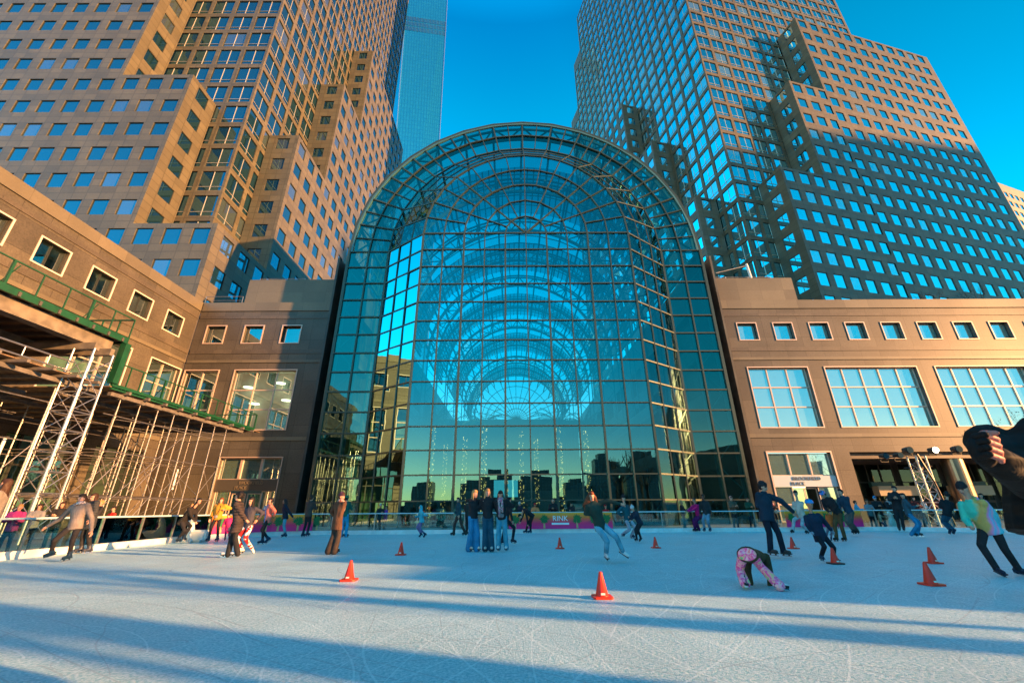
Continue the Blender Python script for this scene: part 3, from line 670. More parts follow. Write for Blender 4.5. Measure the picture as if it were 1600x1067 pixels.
# outer ring wall
for sgn in (-1, 1):
    for i in range(2):
        xa, xb = CX + sgn * (RS + 2 * i), CX + sgn * (RS + 2 * i + 2)
        for k in range(NR): pane(gr, Vector((xa, YO, rowz[k + 1])), Vector((xb, YO, rowz[k + 1])), Vector((xb, YO, rowz[k])), Vector((xa, YO, rowz[k])), .015)
        fr_.bar((xb, YO - .05, 0), (xb, YO - .05, ZS), .26 if i else .13, .2, up=(0, 1, 0))
    for z in rowz[:-1]: fr_.bar((CX + sgn * RS, YO - .053, z), (CX + sgn * RO, YO - .053, z), .12, .15, up=(0, 1, 0))
for s in range(32):
    a0, a1 = math.pi * s / 32, math.pi * (s + 1) / 32
    # facets: outer edge follows 16 chords
    def edge(R, a):
        h = math.pi / 32; k = (a % (2 * h)); return R * math.cos(h) / math.cos(k - h) if 1e-6 < k < 2 * h - 1e-6 else R
    for i in range(2):
        Ra, Rb = RS + 2 * i, RS + 2 * i + 2
        pane(gr, pp(edge(Ra, a0), a0, YO), pp(edge(Rb, a0), a0, YO), pp(edge(Rb, a1), a1, YO), pp(edge(Ra, a1), a1, YO), .008)
        fr_.bar(pp(edge(Rb, a0), a0, YO - .053), pp(edge(Rb, a1), a1, YO - .053), .26 if i else .11, .2, up=(0, 1, 0))
    if s: fr_.bar(pp(RS, a0, YO - .05), pp(RO, a0, YO - .05), .14 if s % 2 == 0 else .1, .16, up=(0, 1, 0))
gr.build('outer_ring_glass', G_RING, AT); fr_.build('outer_ring_mullion', MULL_G, AT)
# telescoping vault
tiers = [(36, 52, 17.9), (52, 67, 17.0), (67, 84, 16.0), (84, 104, 15.0), (104, 122, 13.6)]
gv_, pur, gd_ = MB(), MB(), MB()
for ti, (ya, yb, R) in enumerate(tiers):
    N = 16
    for s in range(N):
        a0, a1 = math.pi * s / N, math.pi * (s + 1) / N
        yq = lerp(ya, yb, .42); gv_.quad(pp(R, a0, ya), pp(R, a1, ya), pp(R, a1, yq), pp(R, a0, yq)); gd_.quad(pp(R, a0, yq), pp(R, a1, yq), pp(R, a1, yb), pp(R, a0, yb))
    for s in range(N + 1):
        a0 = math.pi * s / N; pur.bar(pp(R - .05, a0, ya), pp(R - .05, a0, yb), .26)
        yq = lerp(ya, yb, .42)
        if s < N:
            for f in (1 / 4, 1 / 2, 3 / 4): pur.bar(pp(R - .04, a0, yq).lerp(pp(R - .04, math.pi * (s + 1) / N, yq), f), pp(R - .04, a0, yb).lerp(pp(R - .04, math.pi * (s + 1) / N, yb), f), .15)
        # inner layer purlins that read as dense bands
        pur.bar(pp(R - 2.0, a0, yq), pp(R - 2.0, a0, yb), .26)
    ny = int((yb - ya) / 2)
    for j in range(1, ny):
        if j % 2 and j < ny * .42: continue
        y = ya + (yb - ya) * j / ny
        for s in range(N): pur.bar(pp(R - .04, math.pi * s / N, y), pp(R - .04, math.pi * (s + 1) / N, y), .12)
    # truss at each end and mid tier
    for y in [ya + .3, (ya + yb) / 2 + 1]:
        tm = MB(); Ri = R - 2.1; n = 32
        for s in range(n):
            a0, a1 = math.pi * s / n, math.pi * (s + 1) / n
            for dy in (-.35, .35):
                tm.bar(pp(R - .25, a0, y + dy), pp(R - .25, a1, y + dy), .2)
            tm.bar(pp(Ri, a0, y), pp(Ri, a1, y), .34)
            p, q = (R - .25, Ri) if s % 2 == 0 else (Ri, R - .25)
            tm.bar(pp(p, a0, y), pp(q, a1, y), .14); tm.bar(pp(R - .25, a0, y), pp(Ri, a0, y), .12)
        for sx in (-1, 1):
            for rr_ in (R - .25, Ri): tm.bar((CX + sx * rr_, y, .0), (CX + sx * rr_, y, ZS), .18)
            for k in range(12):
                z = ZS - k * 2.1; a_, b_ = (R - .25, Ri) if k % 2 else (Ri, R - .25)
                tm.bar((CX + sx * a_, y, z), (CX + sx * b_, y, z - 2.1), .085)
        tm.build('arch_truss', STEEL_T, AT)
    # annular glass where the vault steps down
    if ti < len(tiers) - 1:
        R2 = tiers[ti + 1][2]
        for s in range(32):
            a0, a1 = math.pi * s / 32, math.pi * (s + 1) / 32
            gv_.quad(pp(R2 - .02, a0, yb), pp(R, a0, yb), pp(R, a1, yb), pp(R2 - .02, a1, yb)); pur.bar(pp(R2 - .1, a0, yb), pp(R, a0, yb), .14)
Rl = tiers[-1][2]; ye = tiers[-1][1]
for s in range(16): gv_.poly([pp(0, 0, ye), pp(Rl, math.pi * s / 16, ye), pp(Rl, math.pi * (s + 1) / 16, ye)]); pur.bar(pp(0, 0, ye), pp(Rl, math.pi * s / 16, ye), .16)
for R in (3.4, 6.8, 10.2, 13.5):
    for s in range(16): pur.bar(pp(R, math.pi * s / 16, ye), pp(R, math.pi * (s + 1) / 16, ye), .16)
pur.bar((CX - Rl, ye, ZS), (CX + Rl, ye, ZS), .3)
gv_.build('vault_glass', G_ROOF, AT); gd_.build('shaded_vault_glass', glass_clear('darkened_roof_glass', (.16, .40, .44), (.5, .8, .85), base=.05), AT); pur.build('purlin', STEEL_T, AT)  # deeper tint paints in the darkness of grazing, purlin-crowded bays
# inside: side walls, floor, end hall
HALL = granite('hall_stone', (.12, .09, .07), (.22, .17, .13), 3, 2, blot=.3)
mb = MB()
for sx, U in ((-1, -Y_), (1, Y_)):
    x = CX + sx * (RO + .25)
    ops = []
    for j, z in enumerate((1., 6.5, 12., 17.5)):
        for i in range(8): c = 44 + 9.5 * i; c2 = -c if sx > 0 else c; ops.append((c - 3, c + 3, z, z + 3.6))
    # both walls face inwards
    if sx < 0: facade(mb, (x, 0, 0), Y_, YO + .3, 122, 0, ZS, ops, reveal=.8)
    else: facade(mb, (x, 0, 0), -Y_, -122, -YO - .3, 0, ZS, [(-b, -a, c, d) for a, b, c, d in ops], reveal=.8)
facade(mb, (CX, 121.6, 0), X_, -18, 18, 0, ZS - .2, grid_ops(-14.4, 4.8, 7, 3.2, 10.5, 4.2, 3, 2.6), reveal=.5)
mb.build('hall_wall', HALL, AT)
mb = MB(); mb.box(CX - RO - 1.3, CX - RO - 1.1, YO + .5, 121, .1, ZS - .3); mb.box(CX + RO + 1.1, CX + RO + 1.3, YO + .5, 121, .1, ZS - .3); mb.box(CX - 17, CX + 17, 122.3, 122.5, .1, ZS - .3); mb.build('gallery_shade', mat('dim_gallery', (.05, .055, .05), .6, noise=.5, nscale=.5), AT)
mb = MB(); mb.quad((CX - 18, YO, .02), (CX + 18, YO, .02), (CX + 18, 121, .02), (CX - 18, 121, .02)); mb.quad((CX - 9.6, YFr + .1, .02), (CX + 9.6, YFr + .1, .02), (CX + 9.6, YO, .02), (CX - 9.6, YO, .02))
mb.build('hall_floor', mat('polished_marble', (.22, .17, .14), .15, noise=.4, nscale=.4), AT)
mb = MB()
for i in range(30): mb.box(CX - 17 + i * .05, CX + 17 - i * .05, 84 + i * .5, 84 + (i + 1) * .5, .03, .17 * (i + 1))
mb.build('grand_stair', mat('stair_marble', (.35, .27, .22), .3), AT)
mb = MB()
for sx in (-1, 1):
    for z in (5.6, 11.1):
        mb.box(*sorted((CX + sx * 17.8, CX + sx * 14.8)), 46, 121, z, z + .45)
        mb.box(*sorted((CX + sx * 14.85, CX + sx * 14.75)), 46, 121, z + .46, z + 1.4)
mb.build('gallery', mat('gallery_fascia', (.30, .25, .19), .5), AT)
# dark side returns between atrium and wings, with stone quoins on the right
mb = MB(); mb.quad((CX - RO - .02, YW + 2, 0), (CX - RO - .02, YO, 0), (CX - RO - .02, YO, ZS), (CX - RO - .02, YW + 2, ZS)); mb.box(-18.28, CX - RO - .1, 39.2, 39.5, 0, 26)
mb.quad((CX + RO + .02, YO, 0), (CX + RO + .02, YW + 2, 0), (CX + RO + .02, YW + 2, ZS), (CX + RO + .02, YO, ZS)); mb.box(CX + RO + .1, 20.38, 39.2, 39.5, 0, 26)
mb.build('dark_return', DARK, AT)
mb = MB()
for k in range(14): mb.box(19.75, 20.38, YW - .05, YW + .9, .05 + 1.42 * k, 1.38 + 1.42 * k)
mb.build('stone_pier', STONE_D, WR)
# palms inside, trunks wound with small golden lights
PTR = mat('palm_trunk', (.16, .11, .07), .8, noise=.4, nscale=8); PLF = mat('palm_leaf', (.03, .10, .03), .5); FAIRY = mat('fairy_light', (1, .75, .35), .5, emit=(1, .50, .12), estr=1.6)
def palm_mesh():
    tr_, lf, li = MB(), MB(), MB()
    for k in range(12): tr_.tube((0, 0, k * .75), (0, 0, (k + 1) * .75), .17 - .004 * k, .19 - .004 * k, 8)
    rnd = random.Random(3)
    for k in range(26):
        a = k * 2.4; el = rnd.uniform(-.5, 1.1); L = rnd.uniform(2.2, 3.0); p = Vector((0, 0, 9)); d = Vector((math.cos(a) * math.cos(el), math.sin(a) * math.cos(el), math.sin(el)))
        for s in range(7):
            q = p + d * L / 7; d = (d + Vector((0, 0, -.16))).normalized(); side = d.cross(ZA).normalized(); w_ = .45 * (1 - s / 8)
            for sg in (-1, 1):
                for u in (0, .5):
                    b = p.lerp(q, u); lf.poly([b, b + d * .12, b + d * .3 + side * sg * w_ - ZA * .18])
            lf.bar(p, q, .03); p = q
    for k in range(95):
        a = rnd.uniform(0, 6.28); z = rnd.uniform(.5, 8.6); c = Vector((.22 * math.cos(a), .22 * math.sin(a), z)); li.obox(c, X_, Y_, ZA, .02, .02, .02)
    return tr_, lf, li
a_, b_, c_ = palm_mesh(); pl_m = [q.build(n, M).data for q, n, M in ((a_, 'trunk', PTR), (b_, 'leaf_crown', PLF), (c_, 'fairy_light', FAIRY))]
for n in ('trunk', 'leaf_crown', 'fairy_light'): bpy.data.objects.remove(bpy.data.objects[n])
pk = [(-7.5, 40.5), (-2.6, 41), (1.0, 43.5), (4.6, 41), (-5, 46), (7.6, 43), (2.8, 48), (-.6, 52), (6, 52), (-8, 52)]
for i, (x, y) in enumerate(pk):
    side = ['front row far left', 'front row second from left', 'middle', 'front row third from left', 'behind the leftmost', 'far right', 'third row right', 'back row centre', 'back row right', 'back row left'][i]
    t_ = thing('palm_tree', (x, y, 0), 'indoor palm wound with golden lights behind the glass, ' + side, 'palm', 'palm trees inside the atrium')
    for me, n in zip(pl_m, ('trunk', 'leaf_crown', 'fairy_light')):
        o = bpy.data.objects.new(n, me); link(o, t_); o.rotation_euler = (0, 0, i * 1.1)
        if n == 'fairy_light': o['kind'] = 'stuff'
mb = MB(); mb.box(-2.2, .8, 55, 55.3, 2.6, 4.6); SCR = thing('display_screen', (-.7, 55, 2.6), 'blue lit display screen hanging inside the atrium hall', 'screen'); mb.build('panel', mat('lit_screen', (.1, .5, .6), .4, emit=(.08, .5, .62), estr=.35), SCR)
mb = MB(); mb.box(-2.27, .87, 54.9, 54.99, 2.53, 2.6); mb.box(-2.27, .87, 54.9, 54.99, 4.6, 4.67); mb.box(-2.27, -2.2, 54.9, 54.99, 2.6, 4.6); mb.box(.8, .87, 54.9, 54.99, 2.6, 4.6); mb.tube((-2, 55.1, 4.6), (-2, 55.1, 12), .03); mb.tube((.6, 55.1, 4.6), (.6, 55.1, 12), .03); mb.build('frame', DARK, SCR)
# ------------------------------------------------------------------ ground and ice
def paving():
    M = mat('plaza_paving', (.30, .26, .23), .6, noise=.3, nscale=.8, bump=.2); return M
mb = MB(); mb.quad((-700, -700, -.02), (700, -700, -.02), (700, 900, -.02), (-700, 900, -.02)); g = mb.build('plaza_ground', paving()); g['kind'] = 'structure'
def ice_mat():
    M = bpy.data.materials.new('scratched_ice'); M.use_nodes = True; t = M.node_tree; b = t.nodes['Principled BSDF']; L = t.links.new; N = t.nodes.new
    tc = N('ShaderNodeTexCoord')
    b.inputs['Roughness'].default_value = .45; b.inputs['Specular IOR Level'].default_value = .25
    # fine snow granules
    n1 = N('ShaderNodeTexNoise'); n1.inputs['Scale'].default_value = 34; n1.inputs['Detail'].default_value = 10; n1.inputs['Roughness'].default_value = .72; L(tc.outputs['Object'], n1.inputs[0])
    n0 = N('ShaderNodeTexNoise'); n0.inputs['Scale'].default_value = .7; n0.inputs['Detail'].default_value = 6; L(tc.outputs['Object'], n0.inputs[0])
    # curved skate cuts: distorted voronoi edges at three scales
    def m1(op, a, b_, c_=None):
        q = N('ShaderNodeMath'); q.operation = op
        for i_, v_ in enumerate((a, b_, c_)):
            if v_ is None: continue
            if isinstance(v_, (int, float)): q.inputs[i_].default_value = v_
            else: L(v_, q.inputs[i_])
        return q.outputs[0]
    s = None
    for sc_, freq, th, seed in ((.22, 9, .030, 1.3), (.35, 12, .04, 3.1), (.15, 16, .035, 19.)):
        mp = N('ShaderNodeMapping'); mp.inputs['Location'].default_value = (seed, seed * 2, seed); mp.inputs['Rotation'].default_value = (0, 0, seed); L(tc.outputs['Object'], mp.inputs[0])
        nn = N('ShaderNodeTexNoise'); nn.inputs['Scale'].default_value = sc_; nn.inputs['Detail'].default_value = .6; L(mp.outputs[0], nn.inputs[0])
        mk = N('ShaderNodeTexNoise'); mk.inputs['Scale'].default_value = .9; mk.inputs['Detail'].default_value = 1; mp2 = N('ShaderNodeMapping'); mp2.inputs['Location'].default_value = (seed * 3, seed, 5); L(tc.outputs['Object'], mp2.inputs[0]); L(mp2.outputs[0], mk.inputs[0])
        fr = m1('FRACT', m1('MULTIPLY', nn.outputs[0], freq), 0)
        d = m1('ABSOLUTE', m1('SUBTRACT', fr, .5), 0)
        ln = m1('LESS_THAN', d, th * sc_ ** .5 * freq / 34)
        c = m1('MULTIPLY', ln, m1('GREATER_THAN', mk.outputs[0], .47))
        s = c if s is None else m1('MAXIMUM', s, c)
    s2 = None
    for cx_, cy_, freq, th, seed in ((-6, 3, 1.1, .010, 2.), (5, 14, .8, .008, 5.), (14, -2, 1.6, .013, 8.), (-16, 12, 1.3, .011, 12.), (2, -5, 2.1, .016, 15.), (9, 8, 1.7, .013, 21.), (-3, 22, 1.0, .009, 27.), (20, 5, 1.9, .014, 33.), (-9, -8, 2.4, .018, 41.)):
        vd_ = N('ShaderNodeVectorMath'); vd_.operation = 'DISTANCE'; vd_.inputs[1].default_value = (cx_, cy_, 0); L(tc.outputs['Object'], vd_.inputs[0])
        mp = N('ShaderNodeMapping'); mp.inputs['Location'].default_value = (seed, -seed, seed); L(tc.outputs['Object'], mp.inputs[0])
        nn = N('ShaderNodeTexNoise'); nn.inputs['Scale'].default_value = .16; nn.inputs['Detail'].default_value = .4; L(mp.outputs[0], nn.inputs[0])
        mk = N('ShaderNodeTexNoise'); mk.inputs['Scale'].default_value = .45; mk.inputs['Detail'].default_value = 1; L(mp.outputs[0], mk.inputs[0])
        fr = m1('FRACT', m1('MULTIPLY_ADD', nn.outputs[0], 5., m1('MULTIPLY', vd_.outputs['Value'], freq)), 0)
        c = m1('MULTIPLY', m1('LESS_THAN', m1('ABSOLUTE', m1('SUBTRACT', fr, .5), 0), th), m1('GREATER_THAN', mk.outputs[0], .49))
        if seed in (5., 15., 27., 41.): s = m1('MAXIMUM', s, c)
        else: s2 = c if s2 is None else m1('MAXIMUM', s2, c)
    rn_ = m1('MULTIPLY_ADD', n0.outputs[0], .5, .18); L(rn_, b.inputs['Roughness'])
    class _S: outputs = [s]
    s = _S()
    h = N('ShaderNodeMath'); h.operation = 'MULTIPLY_ADD'; L(s.outputs[0], h.inputs[0]); h.inputs[1].default_value = -1.3; L(n1.outputs[0], h.inputs[2])
    bp = N('ShaderNodeBump'); bp.inputs['Strength'].default_value = .9; bp.inputs['Distance'].default_value = .03; L(h.outputs[0], bp.inputs['Height']); L(bp.outputs[0], b.inputs['Normal'])
    mr = N('ShaderNodeMapRange'); mr.inputs[1].default_value = .43; mr.inputs[2].default_value = .60; L(n1.outputs[0], mr.inputs[0])
    mx = N('ShaderNodeMix'); mx.data_type = 'RGBA'; mx.inputs[6].default_value = (.24, .58, .65, 1); mx.inputs[7].default_value = (.70, .88, .92, 1); L(mr.outputs[0], mx.inputs[0])
    mr3 = N('ShaderNodeMapRange'); mr3.inputs[1].default_value = .3; mr3.inputs[2].default_value = .7; mr3.inputs[3].default_value = .86; mr3.inputs[4].default_value = 1.0; L(n0.outputs[0], mr3.inputs[0])
    sc2 = N('ShaderNodeVectorMath'); sc2.operation = 'SCALE'; L(mx.outputs[2], sc2.inputs[0]); L(mr3.outputs[0], sc2.inputs['Scale'])
    mx2 = N('ShaderNodeMix'); mx2.data_type = 'RGBA'; mx2.inputs[7].default_value = (.30, .46, .52, 1); L(sc2.outputs[0], mx2.inputs[6])
    cm = N('ShaderNodeMath'); cm.operation = 'MULTIPLY'; cm.inputs[1].default_value = .6; L(s.outputs[0], cm.inputs[0]); L(cm.outputs[0], mx2.inputs[0])
    mx3 = N('ShaderNodeMix'); mx3.data_type = 'RGBA'; mx3.inputs[7].default_value = (.80, .98, 1, 1); L(mx2.outputs[2], mx3.inputs[6]); L(m1('MULTIPLY', s2, .42), mx3.inputs[0]); L(mx3.outputs[2], b.inputs['Base Color'])
    return M
# board line (plan)
def arc(cx, cy, r, a0, a1, n): return [(cx + r * math.cos(rad(a0 + (a1 - a0) * k / n)), cy + r * math.sin(rad(a0 + (a1 - a0) * k / n))) for k in range(n + 1)]
line = [(-13.3, -9), (-13.3, 0), (-13.35, 8), (-13.5, 15), (-13.8, 18.6)] + arc(-9.3, 19.3, 4.6, 175, 92, 7)[1:] + [(-5, 24.0), (0, 24.1), (8, 24.1), (18, 24.2)] + arc(18.2, 18.6, 5.6, 88, 5, 8) + [(23.9, 12), (24, 0), (24, -9)]
ice = MB(); ice.poly([Vector((x, y, .0)) for x, y in reversed(line)]); io = ice.build('ice', ice_mat()); io['kind'] = 'structure'
KICK = mat('white_kick_board', (.78, .77, .75), .35, noise=.12, nscale=3); RAILM = mat('pale_blue_top_rail', (.45, .62, .68), .35)
PGL = glass_clear('rink_glass', (.72, .90, .88), (.8, 1, 1), base=.06)
RB = thing('rink_barrier', (0, 24.1, 0), 'rink barrier of clear glass panels on a white kick board round the ice', 'barrier')
kb, gp, tr_, po = MB(), MB(), MB(), MB()
def along(pts, step):
    out_ = []
    for a, b in zip(pts, pts[1:]):
        a = Vector((*a, 0)); b = Vector((*b, 0)); n = max(1, round((b - a).length / step))
        out_ += [a.lerp(b, k / n) for k in range(n)]
    return out_ + [Vector((*pts[-1], 0))]
al = along(line, 2.4)
RH = 1.03
for a, b in zip(al, al[1:]):
    kb.bar(a + ZA * .1, b + ZA * .1, .12, .2); gp = MB(); gp.bar(a + ZA * .61, b + ZA * .61, .012, .78); gp.build('glass_panel', PGL, RB); tr_.bar(a + ZA * (RH - .02), b + ZA * (RH - .02), .09, .05)
for a in al: po = MB(); po.bar(a + ZA * .2, a + ZA * 1.0, .05, .05); po.build('post', STEEL, RB)
kb.build('kick_board', KICK, RB); tr_.build('top_rail', RAILM, RB)
# advertising banners on the inside of the boards
def banner_mat():
    M = bpy.data.materials.new('sunset_banner'); M.use_nodes = True; t = M.node_tree; b = t.nodes['Principled BSDF']; b.inputs['Roughness'].default_value = .45
    uv = t.nodes.new('ShaderNodeUVMap'); sp_ = t.nodes.new('ShaderNodeSeparateXYZ'); r = t.nodes.new('ShaderNodeValToRGB'); t.links.new(uv.outputs[0], sp_.inputs[0]); t.links.new(sp_.outputs['Y'], r.inputs[0]); t.links.new(r.outputs[0], b.inputs['Base Color'])
    e = r.color_ramp.elements; e[0].position = .05; e[0].color = (.95, .015, .22, 1); e[1].position = 1; e[1].color = (1, .38, .02, 1)
    x = e.new(.35); x.color = (1, .02, .14, 1); x = e.new(.65); x.color = (1, .14, .03, 1)
    return M
BAN = banner_mat(); PAL_G = mat('print_palm_green', (.01, .14, .03), .5); PAL_T = mat('print_palm_trunk', (.65, .38, .16), .5); LETW = mat('print_white', (.85, .85, .85), .5)
def banner(p0, p1, palms, text_at, label):
    p0 = Vector((*p0, 0)); p1 = Vector((*p1, 0)); U = (p1 - p0).normalized(); L = (p1 - p0).length; N = U.cross(ZA)
    t_ = thing('advertising_banner', p0, label, 'banner', 'sunset coloured banners on the rink boards')
    P = lambda u, z, d: p0 + U * u + ZA * z + N * d
    mb = MB(); mb.quad(P(0, .21, .09), P(L, .21, .09), P(L, .99, .09), P(0, .99, .09), 0, [(0, 0), (1, 0), (1, 1), (0, 1)])
    mb.quad(P(L, .21, .075), P(0, .21, .075), P(0, .99, .075), P(L, .99, .075), 0, [(0, 0), (1, 0), (1, 1), (0, 1)])
    mb.build('printed_sheet', BAN, t_)
    for u in palms:
        mt = MB(); mt.poly([P(u - .05, .23, .094), P(u + .05, .23, .094), P(u + .035, .55, .094), P(u - .035, .55, .094)]); mt.build('printed_palm_trunk', PAL_T, t_)
        ml = MB(); rn = random.Random(int(u * 10) + 5)
        for k in range(16):
            a = k * 2 * math.pi / 16 + rn.uniform(-.1, .1); r_ = rn.uniform(.22, .31); c = (u, .68)
            ml.poly([P(c[0], c[1], .098 + k * .0004), P(c[0] + .6 * r_ * math.cos(a - .25), c[1] + .6 * r_ * math.sin(a - .25), .098 + k * .0004), P(c[0] + r_ * math.cos(a), c[1] + r_ * math.sin(a) * .95, .098 + k * .0004), P(c[0] + .6 * r_ * math.cos(a + .25), c[1] + .6 * r_ * math.sin(a + .25), .098 + k * .0004)])
        ml.build('printed_palm_crown', PAL_G, t_)
    if text_at is not None:
        rz = math.atan2(U.y, U.x)
        lettering('RINK', .36, P(text_at, .70, .10), rz, LETW, t_, 'printed_lettering', ext=.002)
        mm = MB(); mm.quad(P(text_at - .46, .41, .1), P(text_at + .46, .41, .1), P(text_at + .46, .5, .1), P(text_at - .46, .5, .1)); mm.build('printed_bar', LETW, t_)
    return t_
def gpt(x, z=.6, Y=24.05): p = onY(x, 810, Y); return (p.x, Y)
b0, b1 = gpt(795), gpt(956); Lc = b1[0] - b0[0]
pal = [(x - 795) / 161 * Lc for x in (805, 850, 901, 928, 947)]
banner(b0, b1, pal, (875 - 795) / 161 * Lc, 'orange and pink banner reading RINK, in the middle of the far boards')
la = arc(-9.3, 19.3, 4.6, 175, 92, 7)
lp = [( -13.4, 21.3), (-11.2, 23.4), (-9.4, 23.85)]
banner(la[1], la[2], [.5], None, 'short orange and pink banner beside the left corner skating aid')
banner(la[2], la[4], [.4, 1.6], None, 'orange and pink banner with palms on the curve of the left boards')
def seg(a, b): return (Vector((*a, 0)) - Vector((*b, 0))).length
banner(la[4], la[6], [.3, 1.2, 2.1], None, 'orange and pink banner behind the skater in the coral jacket')
c0, c1 = gpt(1226), gpt(1345)
banner(c0, c1, [.35, 1.25, 2.2, 3.1], None, 'orange and pink banner behind the adult helping a child on the right')
d0, d1 = gpt(1346), gpt(1418); ra = arc(18.2, 18.6, 5.6, 88, 5, 8)
banner((c1[0] + .02, 24.15), (ra[0][0], 24.15), [.5], None, 'orange banner by the right skating aid')
# snowy edge along boards: skipped ; floor mats outside
# ------------------------------------------------------------------ scaffold decks on the left
SF = thing('scaffold_deck', (-25, 25, 0), 'scaffold legs carrying two green edged decks along the left building', 'scaffold')
legs_y = [20.9 + 1.22 * k for k in range(8)]
rows = (-20.0, -22.4, -26.0)
for xi, x in enumerate(rows):
    for k, y in enumerate(legs_y):
        mb = MB(); mb.tube((x, y, .05), (x, y, 6.15), .036, n=8); mb.box(x - .12, x + .12, y - .12, y + .12, -.01, .05); mb.tube((x, y, 6.15), (x, y, 6.5), .025); mb.box(x - .14, x + .14, y - .09, y + .09, 6.5, 6.54)
        for z in (1.8, 3.9, 5.6): mb.tube((x, y, z - .05), (x, y, z + .05), .065)
        mb.build('leg', STEEL, SF)
for k in range(6):
    y = 6 + 2.4 * k
    for x in (-20.3, -24):
        mb = MB(); mb.tube((x, y, .05), (x, y, 6.3), .034, n=8)
        for z in (1.8, 3.9, 5.6): mb.tube((x, y, z - .05), (x, y, z + .05), .065)
        mb.build('leg', STEEL, SF)
mb = MB()
for x in rows:
    for z in (1.85, 3.95, 5.65):
        mb.tube((x + .05, 20.2, z), (x + .05, 29.8, z), .026, n=6)
for y in legs_y:
    for z in (1.95, 4.05): mb.tube((-20, y + .05, z), (-26, y + .05, z), .024, n=6)
for z in (1.85, 3.95, 5.65):
    for x in (-20.3, -24): mb.tube((x, 5, z), (x, 20, z), .026, n=6)
mb.build('ledger', STEEL, SF)
mb = MB()
for x in rows[:2]:
    for k in (0, 2, 4, 6):
        y = legs_y[k]; 
        for z0 in (.3, 2.1): mb.tube((x - .05, y, z0), (x - .05, y + 1.22, z0 + 1.6), .018, n=6)
        mb.tube((x - .05, y + 1.22, 2.1), (x - .05, y, 3.8), .018, n=6)
    mb.tube((x - .06, 20.9, 5.5), (x - .06, 29.4, 6.1), .02, n=6); mb.tube((x - .06, 20.9, .4), (x - .06, 25.8, 5.4), .02, n=6)
for y in legs_y[::2]: mb.tube((-20, y, 2.1), (-22.4, y, 3.9), .018, n=6); mb.tube((-22.4, y, .4), (-20, y, 1.8), .018, n=6)
for k in range(5): y = 6 + 2.4 * k; mb.tube((-20.35, y, .4), (-20.35, y + 2.4, 3.8), .018, n=6); mb.tube((-24, y, 3.9), (-20.3, y, 5.6), .018, n=6)
mb.build('diagonal_brace', STEEL, SF)
mb = MB()
for x in rows: mb.box(x - .09, x + .09, 20.2, 31.2, 6.542, 6.72)
for y in legs_y + [30.7, 31.9]: mb.box(-31, -19.6, y - .06, y + .06, 6.73, 6.88)
for i in range(14): mb.box(-31, -19.3, 5.5 + i * 1.02, 5.62 + i * 1.02, 6.73, 6.86)
for x in (-20.3, -24, -28): mb.box(x - .09, x + .09, 5, 20, 6.54, 6.72)
mb.build('deck_beam', RUST, SF)
mb = MB()
for i in range(60): y = 19.9 + i * .22; mb.box(-31.2, -19.8, y, y + .205, 6.9, 6.95)
for i in range(64): y = 5.4 + i * .22; mb.box(-31.2, -19.9, y, y + .205, 6.9, 6.95)
mb.build('lower_deck_board', TIMBER, SF)
def fascia_rail(x, y0, y1, zb, n, heavy):
    g = MB(); g.box(x - .05, x + .05, y0, y1, zb - .14, zb + .16); g.bar((x, y0, zb + 1.2), (x, y1, zb + 1.2), .05)
    for k in range(n + 1):
        y = y0 + (y1 - y0) * k / n; w_ = .085 if k % heavy == 0 else .045
        g.bar((x, y, zb + .1), (x, y, zb + 1.2), w_)
    for k in range(0, n, heavy): g.tube((x, y0 + (y1 - y0) * (k + .2) / n, zb + 1.1), (x - .7, y0 + (y1 - y0) * (k + .2) / n, zb + .1), .02)
    return g
fascia_rail(-19.85, 20.0, 32.3, 6.95, 16, 4).build('green_guard_rail', GREEN, SF)
g = MB(); g.bar((-19.85, 32.3, 8.15), (-31, 32.3, 8.15), .06); g.box(-31, -19.9, 32.25, 32.35, 6.8, 7.1)
for k in range(14): g.bar((-20.3 - k * .8, 32.3, 7.1), (-20.3 - k * .8, 32.3, 8.15), .045)
g.build('green_guard_rail', GREEN, SF)
# upper deck
fascia_rail(-19.85, 4, 20.0, 9.35, 14, 3).build('green_guard_rail', GREEN, SF)
g = MB(); g.box(-20.0, -19.7, 19.85, 20.15, 7.1, 9.2); g.bar((-19.85, 20, 10.55), (-31, 20, 10.55), .07); g.box(-31.2, -20, 19.95, 20.05, 9.2, 9.5)
for k in range(12): g.bar((-20.6 - k * .9, 20, 9.5), (-20.6 - k * .9, 20, 10.55), .05)
g.build('green_end_frame', GREEN, SF)
mb = MB()
for i in range(72): y = 4.1 + i * .22; mb.box(-31.2, -19.95, y, y + .205, 9.42, 9.47)
mb.build('upper_deck_board', TIMBER, SF)
mb = MB()
for i in range(20):
    y = 4.4 + i * .8; mb.box(-31.2, -19.75, y, y + .1, 9.22, 9.41)
mb.build('deck_joist', mat('dark_joist', (.07, .065, .06), .6), SF)
mb = MB(); mb.box(-20.35, -20.15, 4, 19.6, 8.62, 9.2); mb.box(-20.5, -20.0, 4, 19.6, 8.54, 8.62); mb.box(-24.4, -24.1, 4, 19.6, 8.6, 9.2); mb.box(-28.6, -28.3, 4, 19.6, 8.6, 9.2); mb.box(-29, -19.4, 18.1, 18.35, 8.2, 8.53); mb.box(-29, -19.4, 18.9, 19.1, 8.2, 8.53)
mb.build('support_girder', mat('weathered_girder', (.17, .15, .12), .75, noise=.4, nscale=2), SF)
